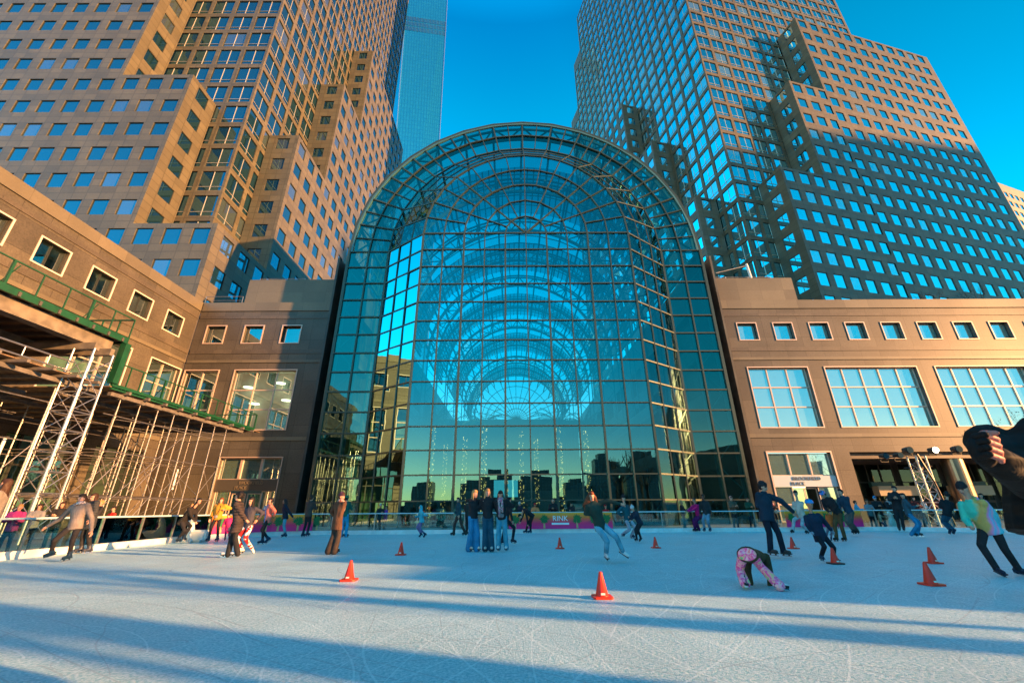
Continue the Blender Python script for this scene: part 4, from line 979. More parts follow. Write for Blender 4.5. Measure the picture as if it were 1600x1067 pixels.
def truss_tower(name, c, s, h, label, mt=ALU, lean=0, step=.85, grp=None):
    t_ = thing(name, (c[0], c[1], 0), label, 'tower', grp)
    P = [Vector((c[0] + a * s, c[1] + b * s, 0)) for a, b in ((-1, -1), (1, -1), (1, 1), (-1, 1))]
    for p in P: mb = MB(); mb.tube(p, p + ZA * h, .045); mb.build('upright', mt, t_)
    mb = MB(); mc = MB(); n = int(h / step)
    for k in range(n):
        z = k * step + .2
        for i in range(4):
            a, b = P[i], P[(i + 1) % 4]; mb.tube(a + ZA * z, b + ZA * z, .026, n=6)
            if k % 2: a, b = b, a
            mc.tube(a + ZA * z, b + ZA * (z + step), .018, n=6)
    mb.build('rung', mt, t_); mc.build('diagonal_brace', mt, t_); return t_
truss_tower('truss_tower', (-19.75, 18.5), .48, 8.2, 'silver aluminium truss tower under the end of the upper scaffold deck', grp='aluminium truss towers')
TB = thing('truss_beam', (-20, 12, 6.9), 'long silver lattice truss running from the left truss tower towards the camera', 'truss')
mb = MB()
for dz in (0, .42): mb.tube((-20.0, 4, 7.1 + dz), (-20.0, 18, 7.1 + dz), .04)
mb.build('chord', ALU, TB); mb = MB()
for k in range(14): mb.tube((-20, 4 + k, 7.1), (-20, 4 + k, 7.52), .025)
mb.build('web', ALU, TB)
for k, (y, z) in enumerate(((21.5, 3.2), (26.8, 3.0), (17.2, 3.4))):
    t_ = thing('strip_light', (-20.9, y, z), ['white tube light strapped to the scaffold beside the truss tower', 'white tube light strapped to the middle scaffold legs', 'white tube light strapped to the scaffold left of the truss tower'][k], 'light', 'tube lights on the scaffold')
    mb = MB(); mb.tube((-20.6, y, z - .6), (-20.6, y, z + .6), .055, n=10); mb.build('tube', WHITE, t_); mb = MB(); mb.box(-20.7, -20.5, y - .06, y + .06, z - .66, z - .6); mb.box(-20.7, -20.5, y - .06, y + .06, z + .6, z + .66); mb.build('end_cap', DARK, t_)
# ------------------------------------------------------------------ right light tower
TT = truss_tower('truss_tower', (25.4, 26.9), .30, 4.1, 'silver truss tower carrying stage lamps beyond the right end of the rink', step=.6, grp='aluminium truss towers')
mb = MB(); mb.tube((23.2, 26.9, 4.05), (28.0, 26.9, 4.25), .045); mb.tube((24.4, 26.9, 3.4), (26.2, 26.9, 3.5), .03); mb.build('cross_bar', DARK, TT)
mb = MB(); mb.tube((25.2, 26.55, 4.2), (25.6, 26.5, 2.6), .05); mb.tube((25.6, 26.5, 2.6), (25.9, 26.5, .1), .05); mb.build('cable', BLACK, TT)
LMP = mat('lamp_lens_lit', (1, .9, .7), .4, emit=(1, .82, .55), estr=9); LENS = mat('lamp_lens_off', (.05, .10, .12), .1, .4)
for k, (x, z, r, on) in enumerate(((26.5, 4.45, .2, 1), (28.0, 4.5, .24, 0), (24.9, 4.45, .24, 0), (24.2, 4.15, .2, 0), (23.3, 4.1, .2, 0), (25.3, 3.6, .18, 0))):
    lab = ['lit stage lamp on the right truss tower', 'big dark round stage lamp at the right end of the truss bar', 'dark stage lamp on top of the truss tower', 'dark stage lamp just left of the truss tower', 'leftmost dark stage lamp on the truss bar', 'dark stage lamp hung below the truss bar'][k]
    t_ = thing('stage_lamp', (x, 26.8, z), lab, 'lamp', 'stage lamps on the right truss')
    mb = MB(); mb.tube((x, 27.05, z + .05), (x, 26.6, z), r * .55, r, 16); mb.build('housing', BLACK, t_)
    mb = MB(); mb.tube((x, 26.598, z), (x, 26.57, z), r * .88, r * .85, 16); mb.build('lens', LMP if on else LENS, t_)
    mb = MB(); mb.bar((x - r - .03, 26.85, z), (x - r - .03, 26.85, z - .33), .03); mb.bar((x + r + .03, 26.85, z), (x + r + .03, 26.85, z - .33), .03); mb.bar((x - r - .03, 26.85, z - .33), (x + r + .03, 26.85, z - .33), .03); mb.build('yoke', DARK, t_)
# ------------------------------------------------------------------ cones
CONE = mat('orange_cone_plastic', (.85, .035, .008), .38); CBL = mat('dark_cone_base', (.02, .02, .02), .5); CST = mat('cone_sticker', (.75, .7, .6), .5)
def cone(p, label, dark=False, tilt=0):
    t_ = thing('traffic_cone', (p.x, p.y, 0), label, 'cone', 'orange cones on the ice')
    x, y = p.x, p.y; s = 1.0
    mb = MB(); mb.lathe((x, y, .03), [(.098, 0), (.088, .006), (.024, .285), (.020, .295), (.010, .296), (.008, .25)], 24); b = mb.build('cone_body', CONE, t_, smooth=False)
    for pl in b.data.polygons: pl.use_smooth = abs(pl.normal.z) < .9
    mb = MB(); n = 8; h = .135
    pts = [(x + dx, y + dy) for dx, dy in ((-h, -h + .03), (-h + .03, -h), (h - .03, -h), (h, -h + .03), (h, h - .03), (h - .03, h), (-h + .03, h), (-h, h - .03))]
    mb.poly([Vector((a, c, .03)) for a, c in pts]); 
    for i in range(8):
        a, c = pts[i]; d, e_ = pts[(i + 1) % 8]; mb.quad((a, c, .004), (d, e_, .004), (d, e_, .03), (a, c, .03))
    mb.build('base', CBL if dark else CONE, t_)
    mb = MB(); mb.quad((x - .03, y - .094, .05), (x + .03, y - .094, .05), (x + .029, y - .088, .075), (x - .029, y - .088, .075)); mb.build('sticker', CST, t_)
for px, py, lab, dk in ((545, 907, 'orange cone alone on the sunlit left foreground ice', 0), (626, 867, 'orange cone between the long brown coat skater and the three women', 0), (875, 857, 'orange cone in front of the RINK banner', 0), (941, 934, 'largest nearest orange cone in the centre foreground', 0), (1025, 856, 'orange cone between the long haired skater and the bending child', 0), (1240, 857, 'orange cone behind the man in dark blue and the blue helmet child', 0), (1306, 881, 'orange cone with black base at the blue helmet child\'s skate', 1), (1456, 914, 'nearer of the two orange cones at the right', 0), (1459, 880, 'farther of the two orange cones at the right', 0)):
    cone(onG(px, py), lab, dk)
# ------------------------------------------------------------------ skating aids (white seal-shaped supports)
def seal(p, rz, label, s=1.0):
    t_ = thing('skating_aid', (p.x, p.y, 0), label, 'skating aid', 'white animal shaped skating aids')
    mb = MB(); n = 14
    prof = [((-.05, .02), .16, .20), ((-.03, .12), .21, .20), ((.0, .30), .20, .17), ((.02, .48), .16, .14), ((.02, .62), .12, .11), ((.0, .72), .12, .12), ((-.03, .82), .125, .12), ((-.06, .90), .09, .09), ((-.07, .95), .03, .03)]
    i0 = 0; rings = []
    for (c, a, b) in prof:
        rings.append([Vector((c[0] + a * math.cos(2 * math.pi * k / n), b * math.sin(2 * math.pi * k / n), c[1])) for k in range(n)])
    R = Matrix.Rotation(rz, 3, 'Z')
    T = lambda v: R @ (v * s) + Vector((p.x, p.y, 0))
    for a, b in zip(rings, rings[1:]):
        for k in range(n): mb.quad(T(a[k]), T(a[(k + 1) % n]), T(b[(k + 1) % n]), T(b[k]))
    mb.poly([T(v) for v in rings[-1]]); mb.build('body', WHITE, t_, smooth=True)
    for sg in (-1, 1):
        mb = MB(); pts = [(.45, .03), (.2, .02), (-.2, .02), (-.55, .03), (-.62, .12)]
        for (a, b), (c, d) in zip(pts, pts[1:]): mb.bar(T(Vector((a, sg * .17, b))), T(Vector((c, sg * .17, d))), .07 * s, .05 * s)
        mb.bar(T(Vector((-.1, sg * .17, .04))), T(Vector((-.02, sg * .12, .4))), .07 * s); mb.build('runner', WHITE, t_)
    mb = MB(); mb.tube(T(Vector((.0, -.28, .80))), T(Vector((.0, .28, .80))), .022 * s); mb.build('handle', WHITE, t_)
    mb = MB(); mb.obox(T(Vector((-.17, .0, .80))), R @ X_, R @ Y_, ZA, .04, .05, .035); mb.build('snout', WHITE, t_)
    for sg in (-1, 1): mb = MB(); mb.obox(T(Vector((-.15, sg * .06, .87))), R @ X_, R @ Y_, ZA, .012, .014, .014); mb.build('eye', BLACK, t_)
seal(onG(293, 847), rad(150), 'white seal shaped skating aid pushed by the woman in black at the left corner')
seal(onG(1398, 828), rad(20), 'white seal shaped skating aid before the right banner')
mb = MB(); p = onG(300, 846); BX = thing('foam_block', (p.x, p.y, 0), 'low white rounded block on the ice beside the left skating aid', 'block')
mb.box(p.x + .1, p.x + .8, p.y - .5, p.y - .1, .01, .46); o = mb.build('block', WHITE, BX)
bm = bmesh.new(); bm.from_mesh(o.data); bmesh.ops.remove_doubles(bm, verts=bm.verts, dist=.001); bmesh.ops.bevel(bm, geom=bm.edges[:], offset=.07, segments=3, affect='EDGES'); bm.to_mesh(o.data); bm.free()
# ------------------------------------------------------------------ push chair outside the boards
p = Vector((-15.3, 12.6, 0)); SR = thing('pushchair', p, 'blue hooded pushchair parked outside the boards at the far left', 'pushchair')
BLU = mat('blue_canvas', (.03, .25, .40), .7, bump=.2); mb = MB()
for k in range(7):
    a0, a1 = rad(20 + 22 * k), rad(42 + 22 * k)
    for (ya, yb, r0, r1) in ((-.28, 0, .34, .4), (0, .28, .4, .34)):
        mb.quad(p + Vector((r0 * math.cos(a0), ya, .75 + r0 * math.sin(a0))), p + Vector((r0 * math.cos(a1), ya, .75 + r0 * math.sin(a1))), p + Vector((r1 * math.cos(a1), yb, .75 + r1 * math.sin(a1))), p + Vector((r1 * math.cos(a0), yb, .75 + r1 * math.sin(a0))))
mb.build('hood', BLU, SR); mb = MB(); mb.hexa([p + Vector(v) for v in ((-.3, -.22, .35), (.3, -.22, .35), (.3, .22, .35), (-.3, .22, .35), (-.42, -.25, .72), (.35, -.25, .6), (.35, .25, .6), (-.42, .25, .72))]); mb.build('seat', BLU, SR)
mb = MB()
for sy in (-.26, .26): mb.tube(p + Vector((-.4, sy, .1)), p + Vector((.5, sy, 1.0)), .016); mb.tube(p + Vector((.4, sy, .12)), p + Vector((-.3, sy, .7)), .016)
mb.tube(p + Vector((.5, -.26, 1.0)), p + Vector((.5, .26, 1.0)), .02); mb.build('frame', STEEL, SR)
for dx in (-.4, .4):
    for sy in (-.28, .28): mb = MB(); mb.tube(p + Vector((dx, sy - .02, .12)), p + Vector((dx, sy + .02, .12)), .12, n=18); mb.build('wheel', BLACK, SR)
# ------------------------------------------------------------------ bare trees
BARK = mat('bare_bark', (.06, .045, .035), .9, noise=.4, nscale=10)
def bare_tree(loc, h, spread, seed, label, grp, leaves=0, r0=.22, depth=5, fork=.28, n_main=5):
    rn = random.Random(seed); t_ = thing('bare_tree', loc, label, 'tree', grp); tr_ = MB(); br_ = MB(); lf = MB()
    base = Vector(loc); top = base + Vector((rn.uniform(-.2, .2), rn.uniform(-.2, .2), h * fork)); tr_.tube(base - ZA * .05, top, r0 * 1.25, r0 * .85, 10)
    def grow(p, d, L, r, dep):
        segs = 3; q = p
        for s in range(segs):
            d = (d + Vector((rn.uniform(-.25, .25), rn.uniform(-.25, .25), rn.uniform(-.08, .18)))).normalized(); nq = q + d * L / segs
            br_.tube(q, nq, r * (1 - s * .18), r * (1 - (s + 1) * .18), 6 if dep > 2 else 4, caps=False); q = nq
            if dep > 0 and s > 0:
                dd = (d + Vector((rn.uniform(-1, 1), rn.uniform(-1, 1), rn.uniform(-.3, .6))) * .9).normalized(); grow(q, dd, L * rn.uniform(.55, .75), r * .5, dep - 1)
        if dep == 0:
            for k in range(leaves):
                c = q + Vector((rn.uniform(-.4, .4), rn.uniform(-.4, .4), rn.uniform(-.4, .4))); a = Vector((rn.uniform(-1, 1), rn.uniform(-1, 1), rn.uniform(-1, 1))).normalized() * .05; b = a.cross(Vector((rn.random(), rn.random(), 1))).normalized() * .035; lf.poly([c - a, c + b, c + a, c - b])
        else: grow(q, d, L * .7, r * .5, dep - 1)
    for k in range(n_main):
        a = 6.28 * k / n_main + rn.uniform(-.4, .4); d = Vector((math.cos(a) * spread, math.sin(a) * spread, 1)).normalized(); grow(top - ZA * rn.uniform(0, h * .08), d, h * .28, r0 * .55, depth - 1)
    tr_.build('trunk', BARK, t_); br_.build('branches', BARK, t_)
    if leaves: lf.build('twig_leaves', mat('dry_leaf', (.07, .05, .03), .8), t_)
bare_tree((36.9, 28.2, 0), 8.6, .9, 4, 'bare tree with dry leaves before the right wing, at the right edge', 'bare winter trees', leaves=2)
bare_tree((47., 41.5, 20.9), 3.6, 1.1, 9, 'small bare tree showing above the right wing roof, the left one', 'bare winter trees', r0=.07, depth=4)
bare_tree((52.5, 41.5, 20.9), 4.2, 1.1, 12, 'small bare tree showing above the right wing roof, the right one', 'bare winter trees', r0=.07, depth=4)
# off-frame trees and an added shade block, which throw long shadows over the ice
def ps(p, s): return (.94 * s + .342 * p, -.342 * s + .94 * p, 0)
for i, (pv, s, h, r) in enumerate(((6.35, 19, 10, .10), (5.55, 21, 9, .22), (5.9, 25, 8, .09), (3.3, 17, 9, .42), (2.7, 22, 10, .15), (1.2, 19, 9, .2), (-2, 20, 9, .2))):
    bare_tree(ps(pv, s), h, .8, 20 + i, ['thin', 'thick', 'slender forked', 'stoutest', 'medium', 'straight', 'southernmost'][i] + ' bare plaza tree outside the right side of the rink', 'bare plaza trees', r0=r, depth=3, fork=.55)
PV = thing('shade_block', ps(20, 26), 'unseen stepped block added along the right side to shade the ice', 'building'); mb = MB()  # added out-of-view blocker, stepped to shape the shade edge on the ice
Us = Vector((.342, .94, 0)); Vs = Vector((.94, -.342, 0))
for a, b, h in ((7.35, 9.2, 5.2), (9.2, 11, 5.9), (11, 12.6, 6.8), (12.6, 15.5, 7.9), (15.5, 33, 9.2)):
    c = Vs * 26.5 + Us * ((a + b) / 2); mb.obox(c + ZA * h / 2, Us, Vs, ZA, (b - a) / 2 - .001, 2.4, h / 2)
mb.build('wall', STONE_W, PV)
PT = thing('shade_tower', (425, -60, 0), 'unseen tall block added far right to shade the foot of the right tower', 'building'); mb = MB()
cen = Vs * 420 + Us * 88  # out-of-view block put in to cast the right tower's lower shade
mb.obox(cen + ZA * 67, Us, Vs, ZA, 34, 14, 67); mb.build('wall', STONE_T, PT)
# ------------------------------------------------------------------ skyline across the river behind the camera (seen mirrored)
SK = granite('far_block_facade', (.07, .12, .13), (.11, .16, .17), 3.4, 3.8, joint=.55, mort=.9, blot=.2)
rn = random.Random(5)
for i, (x, wd, h) in enumerate(((-150, 34, 60), (-95, 26, 44), (-40, 40, 36), (-8, 26, 64), (30, 46, 52), (75, 30, 40), (105, 34, 66), (150, 40, 76), (205, 34, 60), (255, 30, 60), (-220, 40, 50), (330, 50, 70))):
    t_ = thing('riverside_tower', (x, -420, 0), ['broad mid height', 'slim lower', 'low wide', 'slender tall', 'wide middle', 'narrow low', 'slim tall', 'tallest broad', 'square shouldered', 'small narrow', 'leftmost', 'rightmost'][i] + ' riverside tower on the far shore behind the camera', 'building', 'towers across the river'); mb = MB()
    mb.box(x - wd / 2, x + wd / 2, -440, -415, 0, h * .72); mb.box(x - wd / 3, x + wd / 4, -436, -420, h * .72, h * .78 + 2); mb.build('block', SK, t_)
HL = MB()
for k in range(60):
    x = -700 + k * 24; HL.box(x, x + 24.5, -470, -450, 0, 10 + 7 * rn.random())
h_ = HL.build('far_shore', mat('far_shore', (.05, .06, .06), .9)); h_['kind'] = 'structure'
mb = MB(); mb.quad((-1500, -410, -.015), (1500, -410, -.015), (1500, -60, -.015), (-1500, -60, -.015)); wv = mb.build('river_water', mat('river_water', (.02, .05, .06), .15)); wv['kind'] = 'structure'
# ------------------------------------------------------------------ people
def remesh(name, shapes, voxel, mats, org, smooth=2, assign=None, extra=None):
    """union of overlapping closed shapes into one continuous skin"""
    v, f = [], []
    def add_rings(rings, n, c0, c1):
        i = len(v)
        v.append(tuple(c0))
        for r in rings: v.extend(tuple(p) for p in r)
        v.append(tuple(c1)); last = len(v) - 1
        for k in range(n): f.append((i, i + 1 + (k + 1) % n, i + 1 + k))
        for q in range(len(rings) - 1):
            for k in range(n):
                a = i + 1 + q * n + k; b = i + 1 + q * n + (k + 1) % n; f.append((a, b, b + n, a + n))
        q = i + 1 + (len(rings) - 1) * n
        for k in range(n): f.append((q + k, q + (k + 1) % n, last))
    for s in shapes:
        if s[0] == 'cap':
            _, a, b, ra, rb = s; a = Vector(a); b = Vector(b); D = b - a
            if D.length < 1e-4: D = Vector((0, 0, 1e-3)); b = a + D
            D.normalize(); S = D.cross(Vector((0, 0, 1)));
            if S.length < .05: S = D.cross(Vector((0, 1, 0)))
            S.normalize(); T = D.cross(S); n = 10; rings = []
            for (c, r, t) in ((a, ra, -.75), (a, ra, -.35), (a, ra, 0), (b, rb, 0), (b, rb, .35), (b, rb, .75)):
                rr_ = r * math.sqrt(max(0, 1 - t * t)); rings.append([c + D * (t * r) + S * (rr_ * math.cos(6.28318 * k / n)) + T * (rr_ * math.sin(6.28318 * k / n)) for k in range(n)])
            add_rings(rings, n, a - D * ra, b + D * rb)
        elif s[0] == 'ell':
            _, c, U, V, W = s; c = Vector(c); n = 14; rings = []
            for j in range(1, 8):
                t = math.pi * j / 8; rings.append([c - W * math.cos(t) + U * (math.sin(t) * math.cos(6.28318 * k / n)) + V * (math.sin(t) * math.sin(6.28318 * k / n)) for k in range(n)])
            add_rings(rings, n, c - W, c + W)
        elif s[0] == 'loft':
            rings = []; n = 16
            for c, U, V in s[1]: rings.append([Vector(c) + U * math.cos(6.28318 * k / n) + V * math.sin(6.28318 * k / n) for k in range(n)])
            add_rings(rings, n, s[1][0][0], s[1][-1][0])
    me = bpy.data.meshes.new('tmp'); me.from_pydata(v, [], f)
    bm = bmesh.new(); bm.from_mesh(me); bmesh.ops.recalc_face_normals(bm, faces=bm.faces); bm.to_mesh(me); bm.free()
    o = bpy.data.objects.new('tmp', me); COL.objects.link(o)
    md = o.modifiers.new('r', 'REMESH'); md.mode = 'VOXEL'; md.voxel_size = voxel; md.use_smooth_shade = True
    if smooth: ms = o.modifiers.new('s', 'SMOOTH'); ms.iterations = smooth; ms.factor = .5
    dg = bpy.context.evaluated_depsgraph_get(); dg.update()
    m2 = bpy.data.meshes.new_from_object(o.evaluated_get(dg)); bpy.data.objects.remove(o); bpy.data.meshes.remove(me)
    m2.name = name; m2.materials.clear()
    for q in mats: m2.materials.append(q)
    n_ = len(m2.polygons); idx = [0] * n_
    if assign:
        for p in m2.polygons: idx[p.index] = assign(Vector(p.center))
    m2.polygons.foreach_set('material_index', idx); m2.polygons.foreach_set('use_smooth', [True] * n_)
    if extra:
        bm = bmesh.new(); bm.from_mesh(m2)
        for (shape, mi) in extra:
            t = MB(); 
            for (a, b, ra, rb) in shape: 
                D_ = (b - a).normalized(); t.tube(a, b, ra, rb, 10, caps=False); t.tube(b, b + D_ * rb * .6, rb, rb * .75, 10, caps=False); t.tube(b + D_ * rb * .6, b + D_ * rb * .95, rb * .75, rb * .25, 10); t.tube(a - D_ * ra * .6, a, ra * .7, ra, 10)
            vs = [bm.verts.new(q) for q in t.v]
            for fc in t.f:
                try: ff_ = bm.faces.new([vs[k] for k in fc]); ff_.material_index = mi; ff_.smooth = True
                except ValueError: pass
        bm.to_mesh(m2); bm.free()
    m2.transform(Matrix.Translation(-Vector(org)))
    m2.update(); return m2
CM = {}
def cloth(name, col, rough=.85, kind='plain', col2=None):
    key = (name, tuple(col), kind)
    if key in CM: return CM[key]
    M = bpy.data.materials.new(name); M.use_nodes = True; t = M.node_tree; b = t.nodes['Principled BSDF']; L = t.links.new; N = t.nodes.new
    b.inputs['Roughness'].default_value = rough; b.inputs['Specular IOR Level'].default_value = .25; tc = N('ShaderNodeTexCoord')
    n = N('ShaderNodeTexNoise'); n.inputs['Scale'].default_value = 5; n.inputs['Detail'].default_value = 3; L(tc.outputs['Object'], n.inputs[0])
    mp = N('ShaderNodeMapping'); mp.inputs['Scale'].default_value = (9, 9, 4); L(tc.outputs['Object'], mp.inputs[0]); w_ = N('ShaderNodeTexNoise'); w_.inputs['Scale'].default_value = 1; w_.inputs['Detail'].default_value = 3; w_.inputs['Distortion'].default_value = 1.2; L(mp.outputs[0], w_.inputs[0])
    bp = N('ShaderNodeBump'); bp.inputs['Strength'].default_value = .8; bp.inputs['Distance'].default_value = .03; L(w_.outputs[0], bp.inputs['Height']); L(bp.outputs[0], b.inputs['Normal'])
    if kind == 'quilt':
        wv = N('ShaderNodeTexWave'); wv.bands_direction = 'Z'; wv.inputs['Scale'].default_value = 4.2; wv.inputs['Distortion'].default_value = .8; L(tc.outputs['Object'], wv.inputs[0])
        bp2 = N('ShaderNodeBump'); bp2.inputs['Strength'].default_value = .9; bp2.inputs['Distance'].default_value = .03; L(wv.outputs['Fac'], bp2.inputs['Height']); L(bp.outputs[0], bp2.inputs['Normal']); L(bp2.outputs[0], b.inputs['Normal'])
    mx = N('ShaderNodeMix'); mx.data_type = 'RGBA'; mx.inputs[6].default_value = (*(c * .72 for c in col), 1); mx.inputs[7].default_value = (*(min(1, c * 1.15) for c in col), 1)
    mr = N('ShaderNodeMapRange'); mr.inputs[1].default_value = .35; mr.inputs[2].default_value = .65; L(n.outputs[0], mr.inputs[0]); L(mr.outputs[0], mx.inputs[0]); res = mx.outputs[2]
    if kind in ('tiedye', 'blobs', 'cow', 'plaid', 'helmet'):
        r = N('ShaderNodeValToRGB'); e = r.color_ramp.elements
        if kind == 'tiedye':
            sp_ = N('ShaderNodeSeparateXYZ'); L(tc.outputs['Object'], sp_.inputs[0]); a = N('ShaderNodeMath'); a.operation = 'MULTIPLY_ADD'; L(n.outputs[0], a.inputs[0]); a.inputs[1].default_value = .35
            c_ = N('ShaderNodeMath'); c_.operation = 'MULTIPLY_ADD'; L(sp_.outputs['X'], c_.inputs[0]); c_.inputs[1].default_value = 3.0; c_.inputs[2].default_value = .33; L(c_.outputs[0], a.inputs[2]); L(a.outputs[0], r.inputs[0])
            cols = ((.0, (.05, .55, .42)), (.38, (.05, .55, .42)), (.48, (.52, .36, .10)), (.66, (.55, .38, .12)), (.74, (.75, .25, .48)), (.84, (.12, .45, .65)), (.93, (.7, .3, .5)), (1., (.1, .5, .6)))
        elif kind == 'blobs':
            n.inputs['Scale'].default_value = 9; n.inputs['Distortion'].default_value = .5; L(n.outputs[0], r.inputs[0])
            cols = ((.0, (.1, .6, .35)), (.34, (.25, .6, .3)), (.38, (1, .55, .25)), (.44, (1, .35, .45)), (.5, (1, .06, .3)), (.56, (1, .4, .55)), (.62, (1, .55, .5)), (.70, (1, .1, .12)))
        elif kind == 'cow':
            n.inputs['Scale'].default_value = 8; L(n.outputs[0], r.inputs[0]); cols = ((.0, (.6, .02, .02)), (.52, (.6, .02, .02)), (.53, (.8, .8, .8)), (1., (.8, .8, .8)))
        elif kind == 'plaid':
            n.inputs['Scale'].default_value = 14; L(n.outputs[0], r.inputs[0]); cols = ((.0, col), (.46, col), (.5, col2 or (.6, .55, .5)), (.56, (.05, .03, .05)), (.62, col2 or (.6, .5, .5)))
        else:
            n.inputs['Scale'].default_value = 10; L(n.outputs[0], r.inputs[0]); cols = ((.0, (.05, .15, .5)), (.47, (.05, .2, .55)), (.5, (.6, .6, .7)), (.56, (.6, .05, .08)), (.62, (.05, .15, .5)))
        e[0].position, e[0].color = cols[0][0], (*cols[0][1], 1); e[1].position, e[1].color = cols[-1][0], (*cols[-1][1], 1)
        for p_, c in cols[1:-1]: x = e.new(p_); x.color = (*c, 1)
        res = r.outputs[0]
    L(res, b.inputs['Base Color']); CM[key] = M; return M
SKINS = {'l': (.60, .32, .22), 'm': (.42, .21, .13), 'd': (.13, .06, .04), 'p': (.50, .20, .17)}
EYE = mat('eye_dark', (.02, .015, .012), .3); LIP = mat('lip', (.38, .10, .09), .5); BLADE = mat('skate_blade', (.6, .6, .62), .25, .9)
def cl3(v, a, b): return max(a, min(b, v))
def person(label, g, hd, face=0, hp=None, f=None, hn=('down', 'down'), top=((.02, .02, .02), .1, 0.), bot=((.02, .02, .03), 0.), boots=(.02, .03, .05), hair=((.03, .02, .015), 'short'), hat=None,
           skin='l', look=None, tiltd=0., h=None, Y=None, skate=True, kn=(None, None), el=(None, None), sh=None, zoff=0., kind='plain', botkind='plain', extras=(), inner=None, glove=None, dyh=0., dyhip=0., dyf=(0, 0), fold=False, dyhn=(0, 0), group=None, bmi=1.0, toe=(None, None), glasses=False, wide=1.0):
    G = onG(*g, z=zoff) if Y is None else onY(g[0], g[1], Y)
    if Y is not None: G.z = 0
    Y0 = G.y; P = lambda p, dy=0.: onY(p[0], p[1], Y0 + dy)
    HD = P(hd, dyh); h = h or max(.9, (HD.z + .02) / .93)
    a = rad(face); Fv = Vector((math.sin(a), -math.cos(a), 0)); S = Vector((math.cos(a), math.sin(a), 0))
    la_ = rad(look if look is not None else face); Fl = Vector((math.sin(la_), -math.cos(la_), 0)); Sl = Vector((math.cos(la_), math.sin(la_), 0))
    base = Vector((G.x, G.y, 0))
    # feet
    sk = .07 * h if skate else .045 * h
    if f is None: A_ = [base - S * .07 * h + ZA * (sk + .02), base + S * .07 * h + ZA * (sk + .02)]
    else: A_ = [P(f[0], dyf[0]), P(f[1], dyf[1])]
    for q in A_:
        if q.z < sk: q.z = sk
    if f is None and A_[0].x > A_[1].x: A_.reverse()
    mid = (A_[0] + A_[1]) / 2
    HP = P(hp, dyhip) if hp else Vector((lerp(mid.x, HD.x, .5), lerp(mid.y, HD.y, .5), .53 * h if not fold else .5 * h))
    if sh: SHc = P(sh, dyh * .8)
    else:
        d = (HD - HP).normalized(); SHc = HP + d * min((HD - HP).length - .105 * h, .31 * h)
        if (HD - HP).length < .25 * h: SHc = HP.lerp(HD, .7)
    up = (SHc - HP).normalized()
    S2 = (S - up * S.dot(up)).normalized(); F2 = up.cross(S2) * -1
    if F2.dot(Fv) < 0: F2 = -F2
    # sockets; index 0 = picture-left limb
    shs = [SHc - S2 * .098 * h * wide, SHc + S2 * .098 * h * wide]; hps = [HP - S2 * .048 * h, HP + S2 * .048 * h]
    if S2.x < -.05: shs.reverse(); hps.reverse()
    d_vox = (HD - C0).length / 416
    vx = max(.0085, min(.028, d_vox * .55)); vf = min(vx, .018)
    def ik(a_, b_, l1, l2, hint):
        D = b_ - a_; L_ = D.length; T = l1 + l2
        if L_ > T * .86: k = L_ * 1.012 / T; l1 *= k; l2 *= k; T = l1 + l2
        x = (l1 * l1 - l2 * l2 + L_ * L_) / (2 * L_); hh = math.sqrt(max(0, l1 * l1 - x * x)); Dn = D.normalized()
        hv = hint - Dn * hint.dot(Dn)
        if hv.length < 1e-3: hv = Vector((0, -1, 0))
        return a_ + Dn * x + hv.normalized() * hh
    K, E, HA = [], [], []
    for i in (0, 1):
        K.append(P(kn[i]) if kn[i] else ik(hps[i], A_[i] + ZA * .02, .245 * h, .235 * h, Fv))
        o = hn[i]; side = (shs[i] - SHc).normalized()
        if o == 'down': T = shs[i] - ZA * .30 * h + side * .05 * h + Fv * .03 * h; hint = -Fv + side * .5
        elif o == 'front': T = SHc - up * .12 * h + F2 * .17 * h + side * .03 * h; hint = -ZA + side * .6
        elif o == 'pocket': T = HP + side * .10 * h + F2 * .06 * h + up * .04 * h; hint = side - Fv
        elif o == 'back': T = HP - F2 * .1 * h + side * .12 * h; hint = -Fv + side
        else: T = P(o, dyhn[i]); hint = -ZA * .7 + side * .5 - Fv * .4
        if (T - shs[i]).length > .46 * h: T = shs[i] + (T - shs[i]) * (.46 * h / (T - shs[i]).length)
        HA.append(T); E.append(P(el[i], dyhn[i] * .5) if el[i] else ik(shs[i], T, .172 * h, .15 * h, hint))
    t_ = thing('person', base, label, 'person', group); org = base
    SKM = cloth('skin_' + skin, SKINS[skin], .5)
    def put(name, me, parent=t_):
        o = bpy.data.objects.new(name, me); link(o, parent); ORG[o.name] = org; return o
    # ---- body
    hw, hf, hh_ = .043 * h, .052 * h, .066 * h
    if h < 1.35: hw, hf, hh_ = hw * 1.2, hf * 1.18, hh_ * 1.15
    upH = (ZA * math.cos(tiltd) + Fl * math.sin(tiltd)); FH = (Fl * math.cos(tiltd) - ZA * math.sin(tiltd))
    if fold: upH = (up * .8 + Fl * .3).normalized(); FH = Sl.cross(upH); FH = FH if FH.z < 0 else -FH
    shp = [('ell', HD + upH * .012 * h, Sl * hw, FH * hf, upH * hh_ * .86), ('ell', HD - upH * .028 * h + FH * .008 * h, Sl * hw * .78, FH * hf * .78, upH * hh_ * .58),
           ('cap', HD - upH * .005 * h + FH * hf * .95, HD - upH * .016 * h + FH * (hf * 1.1), .006 * h, .0085 * h),
           ('cap', HD - upH * .03 * h - FH * .01 * h, SHc + up * .02 * h, .027 * h, .033 * h)]
    for sg in (-1, 1): shp.append(('ell', HD + Sl * sg * hw * 1.0 - FH * .006 * h, Sl * .006 * h, FH * .012 * h, upH * .018 * h))
